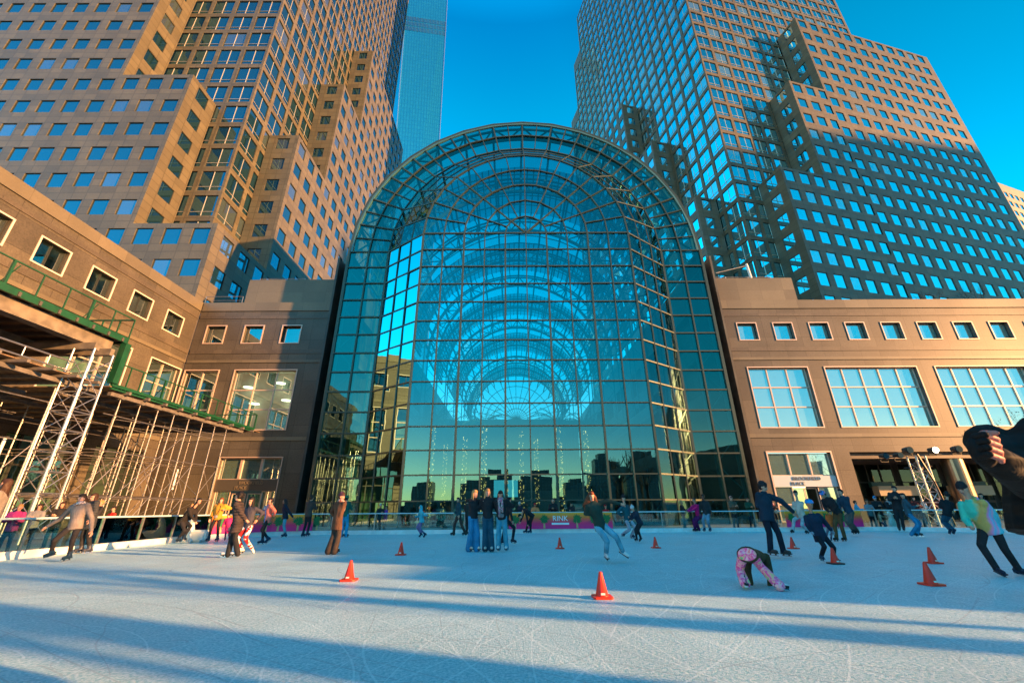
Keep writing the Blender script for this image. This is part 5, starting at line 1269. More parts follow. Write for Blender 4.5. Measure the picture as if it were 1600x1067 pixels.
    shp.append(('loft', [(HP - up * .03 * h, S2 * .07 * h, F2 * .05 * h), (HP + up * .1 * h, S2 * .062 * h, F2 * .045 * h), (SHc - up * .07 * h, S2 * .078 * h, F2 * .052 * h), (SHc, S2 * .08 * h, F2 * .035 * h)]))
    ex = []
    for i in (0, 1):
        shp += [('cap', shs[i], E[i], .026 * h, .021 * h), ('cap', E[i], HA[i], .021 * h, .0145 * h), ('cap', hps[i], K[i], .042 * h, .03 * h), ('cap', K[i], A_[i], .03 * h, .02 * h)]
        d = (HA[i] - E[i]).normalized(); ref = F2 if abs(d.dot(F2)) < .8 else S2; n_ = d.cross(ref).normalized(); side = (ref - d * ref.dot(d)).normalized()
        palm = [(HA[i], HA[i] + d * .045 * h, .015 * h, .021 * h)]; fing = []
        inw = n_ if n_.dot(SHc - HA[i]) > 0 else -n_
        for k in range(4):
            off = side * (.0135 * h * (1.5 - k) * .62); b0 = HA[i] + d * .044 * h + off; l_ = (.024, .028, .026, .02)[k] * h
            b1 = b0 + d * l_ * .6 + inw * .003 * h; b2 = b1 + (d + inw * .7).normalized() * l_ * .55; b3 = b2 + (d * .4 + inw).normalized() * l_ * .4
            fing += [(b0, b1, .0056 * h, .0052 * h), (b1, b2, .0052 * h, .0048 * h), (b2, b3, .0048 * h, .0038 * h)]
        b0 = HA[i] + d * .014 * h + side * .014 * h; b1 = b0 + (d * .6 + side * .8 + inw * .3).normalized() * .024 * h; fing += [(b0, b1, .0068 * h, .0056 * h), (b1, b1 + (d + inw * .4).normalized() * .018 * h, .0056 * h, .0044 * h)]
        if 'fist' in extras and i == 0:
            C_ = (C0 - HA[i]).normalized(); ups = (ZA - d * ZA.dot(d)).normalized(); C_ = (C_ - d * C_.dot(d) - ups * C_.dot(ups)).normalized(); tips = []; fing = []
            for k in range(4):
                q0 = HA[i] + d * .052 * h + ups * (.021 - .0145 * k) * h; r_ = (.0075, .0078, .0075, .0066)[k] * h
                q1 = q0 + (C_ * .9 + d * .35).normalized() * .022 * h; q2 = q1 + (C_ * .25 - d).normalized() * .026 * h; q3 = q2 - (d + C_ * .35).normalized() * .014 * h
                fing += [(q0, q1, r_ * 1.15, r_ * 1.1)]; tips += [(q1, q2, r_, r_ * .95), (q2, q3, r_ * .95, r_ * .8)]
            t0 = HA[i] + d * .03 * h + ups * .028 * h; tips += [(t0, t0 + (d + C_ * .7).normalized() * .03 * h, r_ * 1.2, r_), (t0 + (d + C_ * .7).normalized() * .03 * h, t0 + (d + C_ * .7).normalized() * .03 * h + (C_ - d * .3).normalized() * .018 * h, r_, r_ * .85)]
            palm = []; shp.append(('ell', HA[i] + d * .03 * h, d * .036 * h, ups * .036 * h, C_ * .020 * h))
            ex.append((tips, 0))
        ex.append((palm + fing, 3 if glove else 0))
        shp.append(('ell', HA[i] + d * .03 * h, d * .03 * h, side * .021 * h, n_ * .011 * h))
    def asg(c):
        q = c - HD; x, y, z = q.dot(Sl), q.dot(FH), q.dot(upH)
        if y > hf * .55:
            for sg in (-1, 1):
                if ((x - sg * .0165 * h) / (.0085 * h)) ** 2 + ((z - .006 * h) / (.0045 * h)) ** 2 < 1: return 1
                if glasses and ((x - sg * .017 * h) / (.016 * h)) ** 2 + ((z - .006 * h) / (.011 * h)) ** 2 < 1: return 1
            if abs(x) < .014 * h and abs(z + .032 * h) < .0045 * h and y > hf * .5: return 2
        if glove and 'fist' in extras and (c - HA[0]).length < .12 * h: return 3
        return 0
    put('body', remesh('body', shp, vf, [SKM, EYE, LIP, cloth('glove', glove, .8) if glove else SKM], org, 1, asg, ex))
    # ---- hair
    HM = cloth('hair', hair[0], .55); st_ = hair[1]
    if st_ != 'none':
        hs = [('ell', HD + upH * .016 * h - FH * .014 * h, Sl * hw * 1.16, FH * hf * 1.0, upH * hh_ * 1.0), ('ell', HD + upH * .042 * h + FH * .004 * h, Sl * hw * .98, FH * hf * 1.02, upH * hh_ * .58)]
        if st_ in ('long', 'wavy', 'flow', 'tail'):
            hs.append(('loft', [(HD + upH * .02 * h - FH * .02 * h, Sl * hw * 1.15, FH * hf * .75), (HD - upH * .04 * h - FH * .03 * h, Sl * hw * 1.25, FH * hf * .6), (SHc - FH * .035 * h, Sl * hw * 1.3, FH * hf * .5), (SHc - up * .09 * h - F2 * .06 * h, Sl * hw * 1.0, FH * hf * .35)]))
            if st_ != 'tail':
                for sg in (-1, 1): hs.append(('cap', HD + Sl * sg * hw * .98 - FH * .004 * h + upH * .01 * h, SHc + Sl * sg * hw * 1.25 + FH * .015 * h - up * .035 * h, .016 * h, .018 * h))
        if st_ == 'flow':
            for k, (dx, dz) in enumerate(((-.13, -.13), (-.11, -.19), (.10, -.15), (.07, -.22), (-.07, -.24))):
                hs.append(('cap', HD - upH * .0 * h + Sl * (hw if dx > 0 else -hw), HD + X_ * dx * h + ZA * dz * h + Y_ * .02, .03 * h, .014 * h))
        if st_ == 'tail': hs.append(('cap', HD - FH * hf * .9 + upH * .01 * h, HD - FH * hf * 2.0 - ZA * .05 * h + X_ * .03 * h, .028 * h, .016 * h))
        if st_ == 'bun': hs.append(('ell', HD + upH * hh_ * .95 - FH * .02 * h, Sl * .028 * h, FH * .028 * h, upH * .026 * h))
        if st_ == 'curly':
            rn_ = random.Random(int(hd[0]))
            for k in range(26): a_ = rn_.uniform(0, 6.28); b_ = rn_.uniform(-.3, 1.3); hs.append(('ell', HD + upH * .01 * h - FH * .012 * h + Sl * (hw * 1.25 * math.cos(a_) * math.cos(b_)) - FH * (hf * 1.0 * abs(math.sin(a_)) * math.cos(b_)) + upH * hh_ * math.sin(b_), Sl * .022 * h, FH * .022 * h, upH * .022 * h))
        put('hair', remesh('hair', hs, vx, [HM], org, 1))
    if hat:
        kind_, hc = hat[0], hat[1]; HMm = cloth('hat_' + kind_, hc, .8, 'helmet' if kind_ == 'print_helmet' else 'plain')
        if kind_ == 'beanie':
            hs = [('loft', [(HD + upH * .012 * h - FH * .006 * h, Sl * hw * 1.18, FH * hf * 1.14), (HD + upH * .032 * h - FH * .006 * h, Sl * hw * 1.2, FH * hf * 1.16), (HD + upH * .034 * h - FH * .006 * h, Sl * hw * 1.13, FH * hf * 1.1), (HD + upH * .065 * h - FH * .01 * h, Sl * hw * 1.0, FH * hf * .95), (HD + upH * .09 * h - FH * .012 * h, Sl * hw * .45, FH * hf * .45)])]
            if len(hat) > 2: hs.append(('ell', HD + upH * .105 * h - FH * .012 * h, Sl * .022 * h, FH * .022 * h, upH * .022 * h))
            put('beanie', remesh('beanie', hs, vx * .8, [HMm], org, 1))
        elif kind_ in ('helmet', 'print_helmet'):
            hs = [('loft', [(HD + upH * .018 * h - FH * .004 * h, Sl * hw * 1.22, FH * hf * 1.2), (HD + upH * .026 * h - FH * .004 * h, Sl * hw * 1.32, FH * hf * 1.3), (HD + upH * .055 * h - FH * .004 * h, Sl * hw * 1.26, FH * hf * 1.24), (HD + upH * .082 * h - FH * .006 * h, Sl * hw * .95, FH * hf * .95), (HD + upH * .098 * h, Sl * hw * .4, FH * hf * .4)])]
            hob = put('helmet', remesh('helmet', hs, vx * .7, [cloth('helmet_shell', hc, .3, 'helmet' if kind_ == 'print_helmet' else 'plain')], org, 1))
            mb = MB()
            for sg in (-1, 1): mb.tube(HD + Sl * sg * hw * 1.12 + upH * .02 * h, HD - upH * .06 * h + FH * .015 * h, .006 * h)
            for k in (-1, 0, 1): mb.obox(HD + upH * .083 * h + Sl * k * hw * .5 + FH * .018 * h, Sl, FH, upH, .006 * h, .028 * h, .012 * h)
            mb.build('strap', BLACK, t_)
        elif kind_ == 'hood':
            hs = [('ell', HD + upH * .01 * h - FH * .022 * h, Sl * hw * 1.35, FH * hf * 1.1, upH * hh_ * 1.15), ('cap', HD - upH * .05 * h - FH * .02 * h, SHc + up * .02 * h, .05 * h, .06 * h)]
            put('hood', remesh('hood', hs, vx, [HMm], org, 2))
        elif kind_ == 'muffs':
            mb = MB()
            for sg in (-1, 1): mb.tube(HD + Sl * sg * hw * .95, HD + Sl * sg * hw * 1.4, .026 * h, n=12)
            pts = [HD + Sl * (hw * 1.2 * math.cos(q)) + upH * (hh_ * 1.1 * math.sin(q)) for q in [math.pi * k / 8 for k in range(9)]]
            for p_, q_ in zip(pts, pts[1:]): mb.tube(p_, q_, .007 * h)
            mb.build('earmuffs', HMm, t_)
    # ---- jacket
    tcol, hem, puff = top[:3]; TM = cloth('jacket', tcol, .8, kind); p_ = puff * h
    hemc = [HP - up * (.02 + hem) * h] if hem < .12 else [HP.lerp((K[0] + K[1]) / 2, hem / .25)]
    low = hemc[0]
    js = [('loft', [(low, S2 * (.088 * h * bmi + p_ + hem * .06 * h), F2 * (.062 * h * bmi + p_ + hem * .05 * h)), (HP + up * .0 * h, S2 * (.088 * h * bmi + p_), F2 * (.064 * h * bmi + p_)), (HP.lerp(SHc, .35), S2 * (.079 * h * bmi + p_), F2 * (.058 * h * bmi + p_)), (HP.lerp(SHc, .72), S2 * (.098 * h * wide + p_), F2 * (.068 * h + p_)), (SHc - up * .01 * h, S2 * (.108 * h * wide + p_ * .5), F2 * (.052 * h + p_ * .6)), (SHc + up * .025 * h, S2 * (.06 * h), F2 * (.04 * h)), (SHc + up * .05 * h, S2 * (.04 * h), F2 * (.038 * h))])]
    for i in (0, 1):
        w_ = HA[i].lerp(E[i], .06)
        js += [('cap', shs[i] - up * .008 * h, E[i], .036 * h + p_ * .7, .030 * h + p_ * .6), ('cap', E[i], w_, .030 * h + p_ * .6, .022 * h + p_ * .4)]
    if 'hoodback' in extras: js.append(('ell', SHc - F2 * .055 * h + up * .03 * h, S2 * .06 * h, F2 * .035 * h, up * .04 * h))
    jm = [TM]; ja = None
    if inner is not None:
        jm.append(cloth('shirt', inner, .8))
        ja = lambda c: 1 if abs((c - HP).dot(S2)) < .034 * h and (c - HP).dot(F2) > .03 * h and (c - SHc).dot(up) < .05 * h else 0
    put('jacket', remesh('jacket', js, vx, jm, org, 2, ja))
    # ---- trousers
    bc, flare = bot[:2]; BM = cloth('trousers', bc, .85, botkind)
    ts = [('loft', [(HP - up * .035 * h, S2 * .082 * h * bmi, F2 * .06 * h * bmi), (HP + up * .03 * h, S2 * .08 * h * bmi, F2 * .06 * h * bmi), (HP + up * .06 * h, S2 * .07 * h, F2 * .05 * h)])]
    for i in (0, 1):
        dn = (A_[i] - K[i]).normalized(); endp = A_[i] + dn * (.03 * h if flare > .01 else -.005 * h)
        if flare > .02: endp.z = max(endp.z, .015 + .028 * h + flare * h * .3)
        ts += [('cap', hps[i], K[i], .05 * h * bmi, .037 * h + flare * .3 * h), ('cap', K[i], endp, .037 * h + flare * .3 * h, .027 * h + flare * h)]
    put('trousers', remesh('trousers', ts, vx, [BM], org, 2))
    # ---- boots
    for i in (0, 1):
        dn = (A_[i] - K[i]).normalized()
        if toe[i]: td = Vector((toe[i][0], toe[i][1], toe[i][2])).normalized()
        else:
            td = (Fv - dn * Fv.dot(dn)); td = td.normalized() if td.length > .1 else Fv
            if A_[i].z < sk * 1.6: td = Vector((td.x, td.y, 0)).normalized()
        dw = td.cross(td.cross(dn)).normalized(); dw = dw if dw.dot(dn) > 0 else -dw
        lat = td.cross(dw).normalized(); sole = A_[i] + dw * .03 * h
        bs = [('cap', A_[i] - dn * .05 * h, A_[i] + dw * .008 * h, .034 * h, .030 * h), ('cap', A_[i] + dw * .008 * h - td * .018 * h, A_[i] + dw * .013 * h + td * .085 * h, .028 * h, .022 * h), ('loft', [(sole - dw * .012 * h - td * .034 * h + td * .06 * h * 0, lat * .02 * h, td * .02 * h), (sole - td * .03 * h, lat * .02 * h, td * .02 * h)])]
        bo = put('boot', remesh('boot', bs, vx * .8, [cloth('boot', boots, .4)], org, 1))
        if skate:
            mb = MB(); s0 = sole + dw * .004 * h
            mb.obox(s0 + td * .03 * h + dw * .0 * h, td, lat, dw, .072 * h, .023 * h, .005 * h, 0)
            mb.obox(s0 + td * .03 * h + dw * .026 * h, td, lat, dw, .072 * h, .0018 * h + .001, .006 * h, 1)
            for q in (-.015, .065): mb.obox(s0 + td * q * h + dw * .013 * h, td, lat, dw, .009 * h, .006 * h, .012 * h, 0)
            o = mb.build('blade', [BLACK if boots[0] > .3 else cloth('boot', boots, .4), BLADE], t_); o.parent = bo
    # ---- extras
    for e_ in extras:
        if e_ == 'hoodback': continue
        k_ = e_[0]
        if k_ == 'backpack':
            c = HP.lerp(SHc, .62) - F2 * (.10 * h + p_); put('backpack', remesh('backpack', [('ell', c, S2 * .075 * h, F2 * .055 * h, up * .11 * h), ('ell', c - up * .05 * h - F2 * .03 * h, S2 * .055 * h, F2 * .03 * h, up * .045 * h)], vx, [cloth('backpack', e_[1], .8)], org, 2))
        elif k_ == 'scarf':
            c = SHc + up * .035 * h; ss = [('loft', [(c - up * .02 * h, S2 * .058 * h, F2 * .055 * h), (c + up * .01 * h, S2 * .06 * h, F2 * .058 * h), (c + up * .03 * h, S2 * .048 * h, F2 * .048 * h)])]
            fr = F2 * (.075 * h + p_)
            for sg, ln in ((-1, e_[2]), (1, e_[2] * .75)): ss.append(('loft', [(c + fr * .9 + S2 * sg * .028 * h - up * q * ln * h, S2 * .022 * h, F2 * .012 * h) for q in (0, .35, .7, 1)]))
            put('scarf', remesh('scarf', ss, vx * .8, [cloth('scarf', e_[1], .9, 'plaid')], org, 1))
        elif k_ == 'bag':
            c = HP + (F2 if len(e_) < 3 else e_[2]) * (.09 * h + p_) + up * .03 * h; put('bag', remesh('bag', [('ell', c, S2 * .055 * h, F2 * .025 * h, up * .04 * h)], vx * .8, [cloth('bag', e_[1], .6)], org, 1))
            mb = MB(); mb.tube(c + S2 * .045 * h, SHc + S2 * .05 * h + F2 * .06 * h, .005 * h); mb.tube(c - S2 * .045 * h, SHc - S2 * .07 * h + F2 * .04 * h, .005 * h); mb.build('strap', BLACK, t_)
        elif k_ == 'hoodup':
            pass
    return t_
NV, BK, GY, BR = (.012, .028, .05), (.020, .020, .024), (.16, .14, .13), (.10, .055, .03)
JE, LJ, DJ = (.03, .16, .28), (.12, .36, .48), (.015, .08, .13)
WH, DB = (.75, .75, .75), (.01, .035, .075)
HB, HBL, HR, HK = (.05, .025, .015), (.42, .24, .09), (.14, .04, .015), (.012, .010, .010)
# ---- skaters, left part
person('girl in a grey jacket with white hood gliding at the far left, dark hair blowing', (105, 877), (128, 779), 10, (118, 821), ((80, 863), (108, 868)), ((74, 822), (143, 832)), ((.22, .19, .17), .04, .012), (BK, 0), DB, (HB, 'tail'), tiltd=.05, extras=('hoodback', ('scarf', (.6, .58, .55), .03)), toe=((-.9, -.3, -.35), (0, -1, -.1)), look=-5)
person('person in a long charcoal puffer jacket right behind the grey jacket girl', (135, 864), (147, 777), -20, None, ((127, 858), (140, 858)), ('down', 'down'), ((.05, .055, .06), .16, .02), (BK, .005), (.03, .04, .07), (HB, 'long'), kind='quilt')
person('woman in black leaning on the white seal aid at the left corner', (279, 849), (311, 783), 75, (286, 814), ((278, 842), (288, 838)), ((303, 812), (306, 815)), ((.018, .016, .016), .07, .012), (BK, 0), DB, (HK, 'long'), look=70)
person('person in a mustard yellow jacket and black leggings before the left banner', (333, 847), (346, 782), 5, None, ((326, 841), (340, 841)), ('down', (352, 796)), ((.55, .27, .03), .03, .01), (BK, 0), DB, (HR, 'long'), look=15, extras=(('bag', (.3, .25, .22)),))
person('small child in a magenta snowsuit behind the long dark coat', (354, 845), (357, 806), 20, None, None, ('down', 'down'), ((.45, .02, .16), .05, .014), ((.4, .02, .15), .004), DB, (HK, 'short'), hat=('beanie', (.03, .02, .03)))
person('woman in a knee length dark quilted coat skating left on white skates', (361, 871), (373, 776), -80, (372, 818), ((357, 863), (371, 862)), ((362, 822), (384, 811)), ((.055, .042, .04), .17, .018), ((.02, .022, .025), .016), WH, (HK, 'curly'), look=-75, kind='quilt', glasses=True)
person('child in red cow print leggings kicking up a white skate', (385, 866), (393, 783), -10, (388, 822), ((379, 858), (393, 856)), ((380, 808), (402, 812)), ((.05, .05, .07), .04, .008), ((.6, .02, .02), .004), WH, (HK, 'long'), botkind='cow', look=-20, toe=((-.4, -.9, 0), (.5, .2, -.8)))
person('girl in an open coral jacket over a blue top, wearing earmuffs', (413, 851), (422, 783), -45, None, ((410, 845), (419, 841)), ((405, 806), (428, 806)), ((.80, .20, .14), .06, .012), (BK, 0), DB, (HK, 'curly'), hat=('muffs', (.7, .35, .3)), look=-50, inner=(.04, .2, .55), skin='m')
person('child in a dark hooded jacket and pale blue jeans looking down', (445, 840), (445, 784), -60, None, None, ((443, 806), (458, 808)), ((.015, .02, .04), .05, .012), (LJ, .006), DB, (HK, 'none'), hat=('hood', (.05, .03, .03)), tiltd=.4, skin='m')
person('person in a brown jacket turned away by the end of the left banner', (477, 840), (487, 778), 165, None, ((473, 834), (480, 833)), ('front', 'front'), ((.06, .045, .04), .03, .008), (BK, 0), DB, (HB, 'short'))
person('tall figure in a long brown coat and wide dark trousers, purple black beanie', (518, 866), (534, 776), 150, (527, 815), ((514, 858), (523, 858)), ('pocket', (525, 822)), ((.10, .05, .03), .15, .01), ((.045, .035, .03), .032), (.02, .02, .02), (HB, 'short'), hat=('beanie', (.05, .02, .05)), look=75, extras=(('scarf', (.25, .08, .06), .16),))
person('person with a tan backpack and bright blue trousers beside the brown coat figure', (536, 840), (542, 779), 160, None, None, ('down', 'front'), ((.01, .12, .09), .02, .006), ((.02, .32, .55), .012), DB, (HK, 'short'), hat=('beanie', (.01, .18, .1)), extras=(('backpack', (.35, .25, .12)),))
person('small child in a light blue hooded jacket skating left alone', (661, 841), (657, 793), -70, None, ((658, 834), (664, 834)), ((648, 807), (668, 805)), ((.06, .42, .52), .05, .016), ((.16, .14, .3), .0), DB, (HK, 'none'), hat=('hood', (.06, .42, .52)), tiltd=.3)
person('man in a dark teal jacket and brown trousers walking left behind the three women', (714, 837), (716, 781), -60, None, ((709, 832), (727, 832)), ((710, 802), 'down'), ((.01, .06, .08), .03, .004), ((.055, .04, .035), .012), BK, (HK, 'short'), look=-40)
person('person in a brown top standing behind the blonde woman', (732, 836), (730, 783), 150, None, None, ('front', 'front'), ((.05, .045, .04), .02, .006), ((.03, .03, .03), .01), BK, (HB, 'short'))
person('blonde woman in black sweater and bright blue wide jeans, left of the trio', (738, 862), (742, 772), 40, (739, 808), ((733, 854), (745, 854)), ((752, 790), (756, 786)), (BK, .0, .006), ((.03, .22, .42), .034), (.6, .5, .42), (HBL, 'long'), look=55)
person('fair haired woman in black with dark blue wide jeans, middle of the trio', (763, 862), (762, 770), 5, (762, 808), ((758, 854), (768, 854)), ((760, 790), (766, 788)), (BK, .0, .003), (DJ, .028), (.6, .55, .5), (HBL, 'long'), look=10)
person('brown haired woman with a long pink scarf and grey bag, right of the trio', (785, 862), (782, 773), -5, (784, 808), ((779, 853), (791, 853)), ((783, 788), (790, 789)), (BK, .02, .006), ((.06, .30, .42), .018), WH, (HK, 'long'), look=-5, tiltd=.25, extras=(('scarf', (.42, .14, .24), .30), ('bag', (.2, .17, .18))))
person('person in black behind the pink scarf woman with one leg pushed out right', (788, 852), (795, 782), 120, (790, 812), ((784, 845), (801, 843)), ('down', 'down'), (BK, .03, .006), ((.01, .02, .03), .004), (.02, .03, .05), (HK, 'short'))
person('person in black bent double, hands at their boots, before the RINK banner', (822, 835), (813, 806), -70, (832, 806), ((822, 829), (829, 829)), ((813, 815), (826, 826)), (BK, .03, .012), ((.02, .018, .02), .008), DB, (HK, 'short'), h=1.6, sh=(819, 796), fold=True, tiltd=.6)
person('woman with long auburn hair gliding on one white skate, dark green sweater', (948, 879), (924, 776), 15, (938, 822), ((947, 866), (973, 861)), ((934, 804), (969, 787)), ((.02, .045, .035), .03, .004), (LJ, .006), WH, (HR, 'flow'), look=5, toe=((0, -.9, -.1), (.75, -.3, -.5)), h=1.66, el=((915, 802), (950, 782)))
person('adult in a black beanie and teal jacket steadying a child, pale trousers', (985, 841), (974, 778), 30, (981, 812), ((974, 834), (987, 836)), ((972, 806), (985, 803)), ((.01, .08, .10), .05, .014), ((.35, .36, .42), .012), DB, (HK, 'short'), hat=('beanie', BK, 1), tiltd=.2)
person('child in navy with a white patterned beanie bending forward', (997, 847), (988, 794), -50, (1000, 817), ((995, 841), (1001, 840)), ((983, 808), (986, 812)), (NV, .05, .012), ((.015, .02, .025), .006), BK, (HK, 'none'), hat=('beanie', (.5, .5, .52), 1), tiltd=.4)
person('woman in a magenta jacket and plum trousers leaning on the rail', (1089, 831), (1084, 781), -60, (1092, 806), ((1086, 826), (1092, 826)), ((1073, 798), (1076, 799)), ((.55, .01, .16), .03, .008), ((.10, .01, .09), .016), (.03, .02, .02), (HB, 'short'), look=-90)
person('person in a dark jacket with grey blue trousers beside the magenta jacket', (1105, 832), (1098, 776), -40, (1104, 803), ((1101, 826), (1110, 826)), ('down', 'down'), ((.015, .025, .03), .03, .004), ((.16, .26, .34), .006), DB, (HK, 'short'), skin='d')
person('big man in navy jacket, black beanie and sunglasses with one arm stretched right', (1212, 872), (1192, 761), 20, (1198, 806), ((1204, 859), (1224, 860)), ((1208, 798), (1240, 800)), (NV, .045, .014), ((.01, .015, .03), .01), (.05, .05, .05), (HK, 'short'), hat=('beanie', BK), look=45, glasses=True, h=1.84, el=((1184, 789), (1220, 782)), bmi=1.08, tiltd=.15)
person('person in a cream jacket and black cap bending away behind the navy man', (1246, 834), (1243, 771), -60, (1252, 806), ((1239, 828), (1262, 829)), ((1240, 802), (1246, 806)), ((.52, .45, .38), .03, .012), ((.35, .42, .46), .01), BK, (HK, 'short'), hat=('beanie', BK))
person('child in a blue helmet and navy parka with patterned mittens', (1290, 879), (1265, 788), -10, (1281, 836), ((1283, 869), (1303, 873)), ((1267, 829), (1299, 828)), ((.008, .022, .05), .075, .02), ((.008, .012, .02), .006), (.01, .04, .09), (HK, 'none'), hat=('helmet', (.01, .28, .7)), look=-15, sh=(1269, 806), el=((1262, 820), (1289, 816)), glove=(.25, .35, .45), h=1.33, skin='m')
person('man in a patterned helmet stooping over a child, black jacket and brown trousers', (1313, 847), (1286, 773), -70, (1309, 800), ((1307, 840), (1320, 840)), ((1296, 800), (1300, 798)), (BK, .02, .01), ((.11, .06, .025), .01), (.02, .02, .02), (HK, 'short'), hat=('print_helmet', (.05, .15, .5)), tiltd=.45, skin='m', h=1.72)
person('small child in an orange jacket held by the stooping man', (1296, 846), (1297, 790), -30, None, None, ('down', 'down'), ((.6, .14, .03), .05, .014), ((.15, .15, .2), .004), DB, (HK, 'short'), h=1.05, skin='m')
person('man in a navy jacket and grey brown trousers skating left', (1337, 837), (1313, 769), -65, (1327, 800), ((1334, 829), (1340, 829)), ((1314, 796), (1322, 800)), ((.012, .04, .07), .03, .008), ((.09, .075, .065), .008), BK, (HK, 'short'), look=-80)
person('child in a beige jacket sitting on the right skating aid', (1377, 829), (1372, 800), 60, (1376, 815), ((1376, 825), (1379, 825)), ((1384, 808), (1386, 808)), ((.42, .33, .24), .0, .01), (DB, 0), BK, (HB, 'short'), h=1.1)
person('tall man all in black with a bald head by the right end of the banner', (1409, 831), (1397, 764), -40, None, ((1405, 825), (1412, 825)), ('front', 'front'), (BK, .05, .004), (BK, .002), BK, (HK, 'short'), look=-80)
person('long dark haired woman in a denim jacket and blue jeans at the right', (1429, 841), (1411, 775), 60, (1420, 803), ((1425, 833), (1433, 833)), ('front', 'front'), ((.03, .08, .11), .01, .006), ((.02, .20, .38), .014), (.02, .03, .04), (HK, 'long'), look=-60)
person('man in a dark jacket and blue jeans seen from behind near the right column', (1486, 835), (1479, 773), 170, (1480, 803), ((1484, 827), (1490, 827)), ('front', 'front'), ((.01, .015, .02), .03, .01), (DJ, .01), DB, (HK, 'curly'))
person('girl in a pastel tie dye hoodie and black beanie striding left', (1562, 900), (1504, 764), -75, (1545, 824), ((1557, 888), (1592, 890)), ((1517, 822), (1560, 820)), ((.3, .5, .45), .045, .016), (BK, .006), (.02, .025, .05), (HK, 'none'), hat=('beanie', (.015, .015, .018)), kind='tiedye', tiltd=.35, toe=((-.3, -.9, -.2), (.5, -.8, -.2)), h=1.62, extras=('hoodback',), look=-70, sh=(1519, 786))
person('dark haired person behind the tie dye girl', (1537, 836), (1533, 775), -60, None, None, ('down', 'down'), (NV, .04, .01), (BK, .006), BK, (HK, 'long'))
person('child in pink patterned trousers bent over with both hands on the ice', (1176, 921), (1188, 884), 165, (1168, 866), ((1163, 908), (1217, 922)), ((1174, 912), (1203, 916)), ((.055, .045, .02), .0, .014), ((.8, .3, .4), .03), WH, (HK, 'short'), botkind='blobs', fold=True, sh=(1183, 870), h=1.36, bmi=1.15, glove=BK, toe=((-.3, -.8, -.5), (.95, -.2, -.15)), dyh=.5, dyf=(0, -.1), dyhn=(.4, .35), hat=('beanie', (.02, .08, .16)))
# ---- people beyond the boards
def out(label, x, yh, Y, **k):
    p = onY(x, yh, Y); k.setdefault('hn', ('front', 'front')); k.setdefault('skate', False)
    g = project(Vector((p.x, Y, 0))); return person(label, g, (x, yh), Y=Y, **k)
out('brown haired woman in a grey coat leaning on the rail at the far left edge', 9, 757, 11.7, face=-60, top=((.24, .21, .18), .14, .012), bot=(JE, .01), hair=(HB, 'long'))
out('small child with an orange face in pink at the far left, behind the rail', 31, 793, 13.2, face=30, top=((.6, .05, .2), .05, .01), hair=(HBL, 'short'))
out('dark haired woman in black leaning behind the rail next to the grey jacket girl', 98, 789, 15.6, face=20, top=((.02, .02, .02), .08, .012), bot=((.02, .04, .03), .01), hair=(HB, 'long'))
out('blond person in sunglasses and black jacket behind the left rail', 158, 786, 17.2, face=-20, top=(BK, .05, .01), bot=((.02, .25, .22), .01), hair=(HBL, 'short'), glasses=True)
out('child in a white hat hugging another child behind the glass', 595, 790, 25.2, face=40, top=(BK, .04, .012), hat=('beanie', WH), h=1.45)
out('child in a purple jacket behind the glass', 604, 793, 25.3, face=-50, top=((.25, .05, .3), .04, .012), h=1.35)
out('child in an orange coat and red beanie behind the RINK banner', 836, 789, 25.0, face=0, top=((.75, .22, .08), .05, .014), hat=('beanie', (.6, .02, .02)), skin='m')
out('bald man in a black jacket looking over the RINK banner', 864, 783, 25.2, face=-10, top=(BK, .03, .01), hair=(HK, 'none'))
out('person with white hair in navy behind the bending skater', 812, 787, 26.5, face=120, top=(NV, .05, .01), hair=((.5, .48, .45), 'short'))
out('person in a red coat behind the far boards right of the auburn skater', 946, 791, 25.4, face=0, top=((.65, .01, .01), .05, .01), hat=('beanie', (.6, .01, .01)), h=1.3)
out('seated looking woman in dark clothes behind the banner left of centre', 797, 790, 27.5, face=10, top=((.05, .02, .05), .05, .01), hair=(HK, 'long'), h=1.3)
out('dark figure in the doorway crowd behind the RINK banner', 893, 788, 27.5, face=-30, top=(BK, .05, .01), h=1.5)
out('blonde woman with a pink bag leaning on the rail opposite the magenta jacket', 1064, 785, 25.0, face=60, top=(BK, .03, .01), bot=((.01, .08, .1), .02), hair=(HBL, 'long'), extras=(('bag', (.5, .2, .25)),))
out('person in a tan jacket and pink hat taking a photo behind the rail', 1142, 779, 25.4, face=10, top=((.14, .09, .06), .03, .012), hat=('beanie', (.55, .25, .2)), extras=(('bag', (.45, .22, .18)),))
out('person in a light blue jacket behind the right banner', 1336, 785, 25.3, face=60, top=((.04, .35, .55), .05, .012))
out('child in a grey jacket watching over the right banner', 1354, 783, 25.2, face=-10, top=((.2, .22, .25), .05, .01), skin='m', h=1.5)
out('child in a bright blue hat behind the right banner', 1367, 779, 25.4, face=-20, top=(BK, .05, .012), hat=('beanie', (.03, .35, .75)))
out('woman in black with a grey scarf behind the right banner', 1386, 780, 25.3, face=0, top=(BK, .05, .012), extras=(('scarf', (.2, .25, .3), .1),))
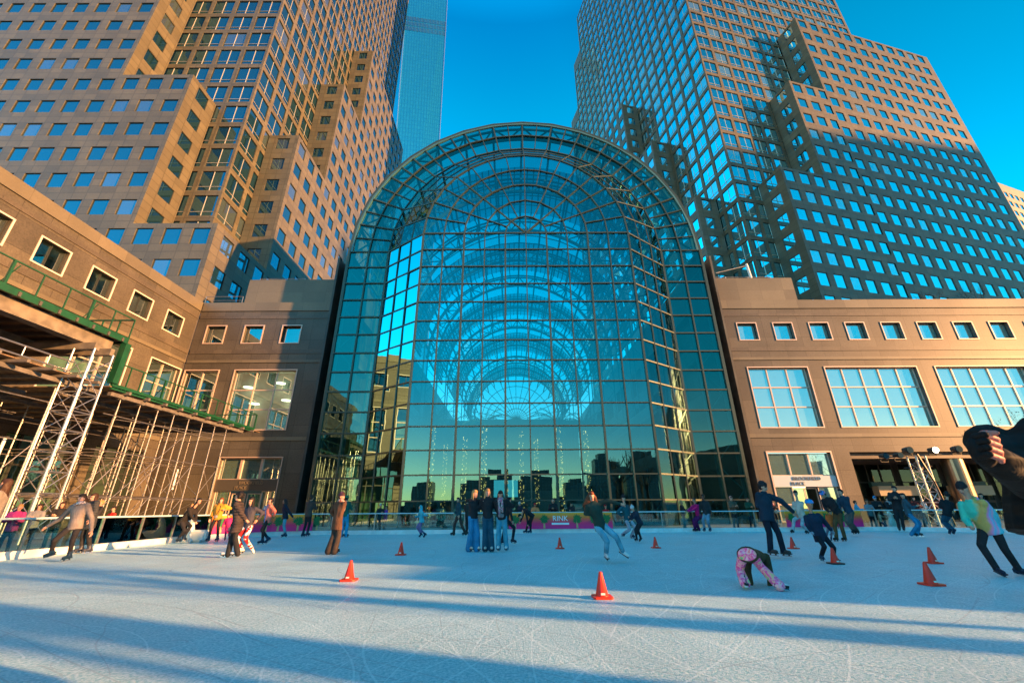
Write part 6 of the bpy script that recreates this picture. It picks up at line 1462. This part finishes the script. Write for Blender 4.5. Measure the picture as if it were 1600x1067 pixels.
out('person in dark red by the right truss tower', 1427, 779, 27.0, face=-10, top=((.10, .02, .02), .06, .01), hair=(HK, 'long'))
out('person in a brown coat left of the truss tower foot', 1452, 781, 28.0, face=40, top=((.12, .05, .03), .06, .01), hair=(HK, 'short'))
out('person in a maroon top just right of the truss tower', 1467, 779, 27.5, face=-40, top=((.12, .02, .03), .04, .01), hair=(HK, 'short'))
for lab, x, yh, Y, kw in (
    ('person in a grey jacket waiting behind the left barrier near the scaffold feet', 62, 792, 14.6, dict(face=30, top=((.2, .2, .2), .05, .01), hair=(HB, 'long'))),
    ('child in a red jacket behind the left barrier', 178, 795, 18.6, dict(face=-10, top=((.5, .03, .02), .05, .01), h=1.3)),
    ('person in a tan coat behind the right end of the barrier', 1500, 782, 26.5, dict(face=-40, top=((.35, .24, .14), .12, .01), hair=(HB, 'long'))),
    ('person in light grey behind the right end of the barrier', 1515, 781, 27.5, dict(face=20, top=((.4, .4, .42), .05, .01))),
    ('person in a dark green coat in front of the right doors', 1168, 781, 27.0, dict(face=0, top=((.02, .07, .04), .1, .01))),
    ('person with a red scarf beyond the barrier near the right doors', 1205, 783, 30.0, dict(face=20, top=(BK, .05, .01), extras=(('scarf', (.5, .03, .03), .1),))),
    ('person in a white jacket walking in front of the arcade', 1440, 783, 31.0, dict(face=-70, top=((.6, .6, .6), .04, .01))),
    ('person in blue standing by the left doors', 420, 786, 30.0, dict(face=10, top=((.03, .12, .3), .05, .01))),
    ('person in a beige coat outside behind the left barrier curve', 300, 790, 26.0, dict(face=30, top=((.38, .3, .2), .1, .01), hair=(HBL, 'long')))):
    out(lab, x, yh, Y, **kw)
# ---- close figure at the right edge
person('person in a black puffer jacket very close at the right edge, fingerless glove raised', (1800, 1100), (1668, 590), -60, Y=1.7, h=1.6, hp=(1672, 806), sh=(1640, 684), kn=((1760, 940), (1790, 940)), hn=((1548, 713), 'down'), el=((1618, 758), None), top=((.006, .0075, .008), .03, .02), bot=(BK, .0), hair=(HK, 'short'), kind='quilt', wide=1.1, glove=(.008, .008, .009), skin='p', extras=('fist',), dyhn=(-.2, 0))
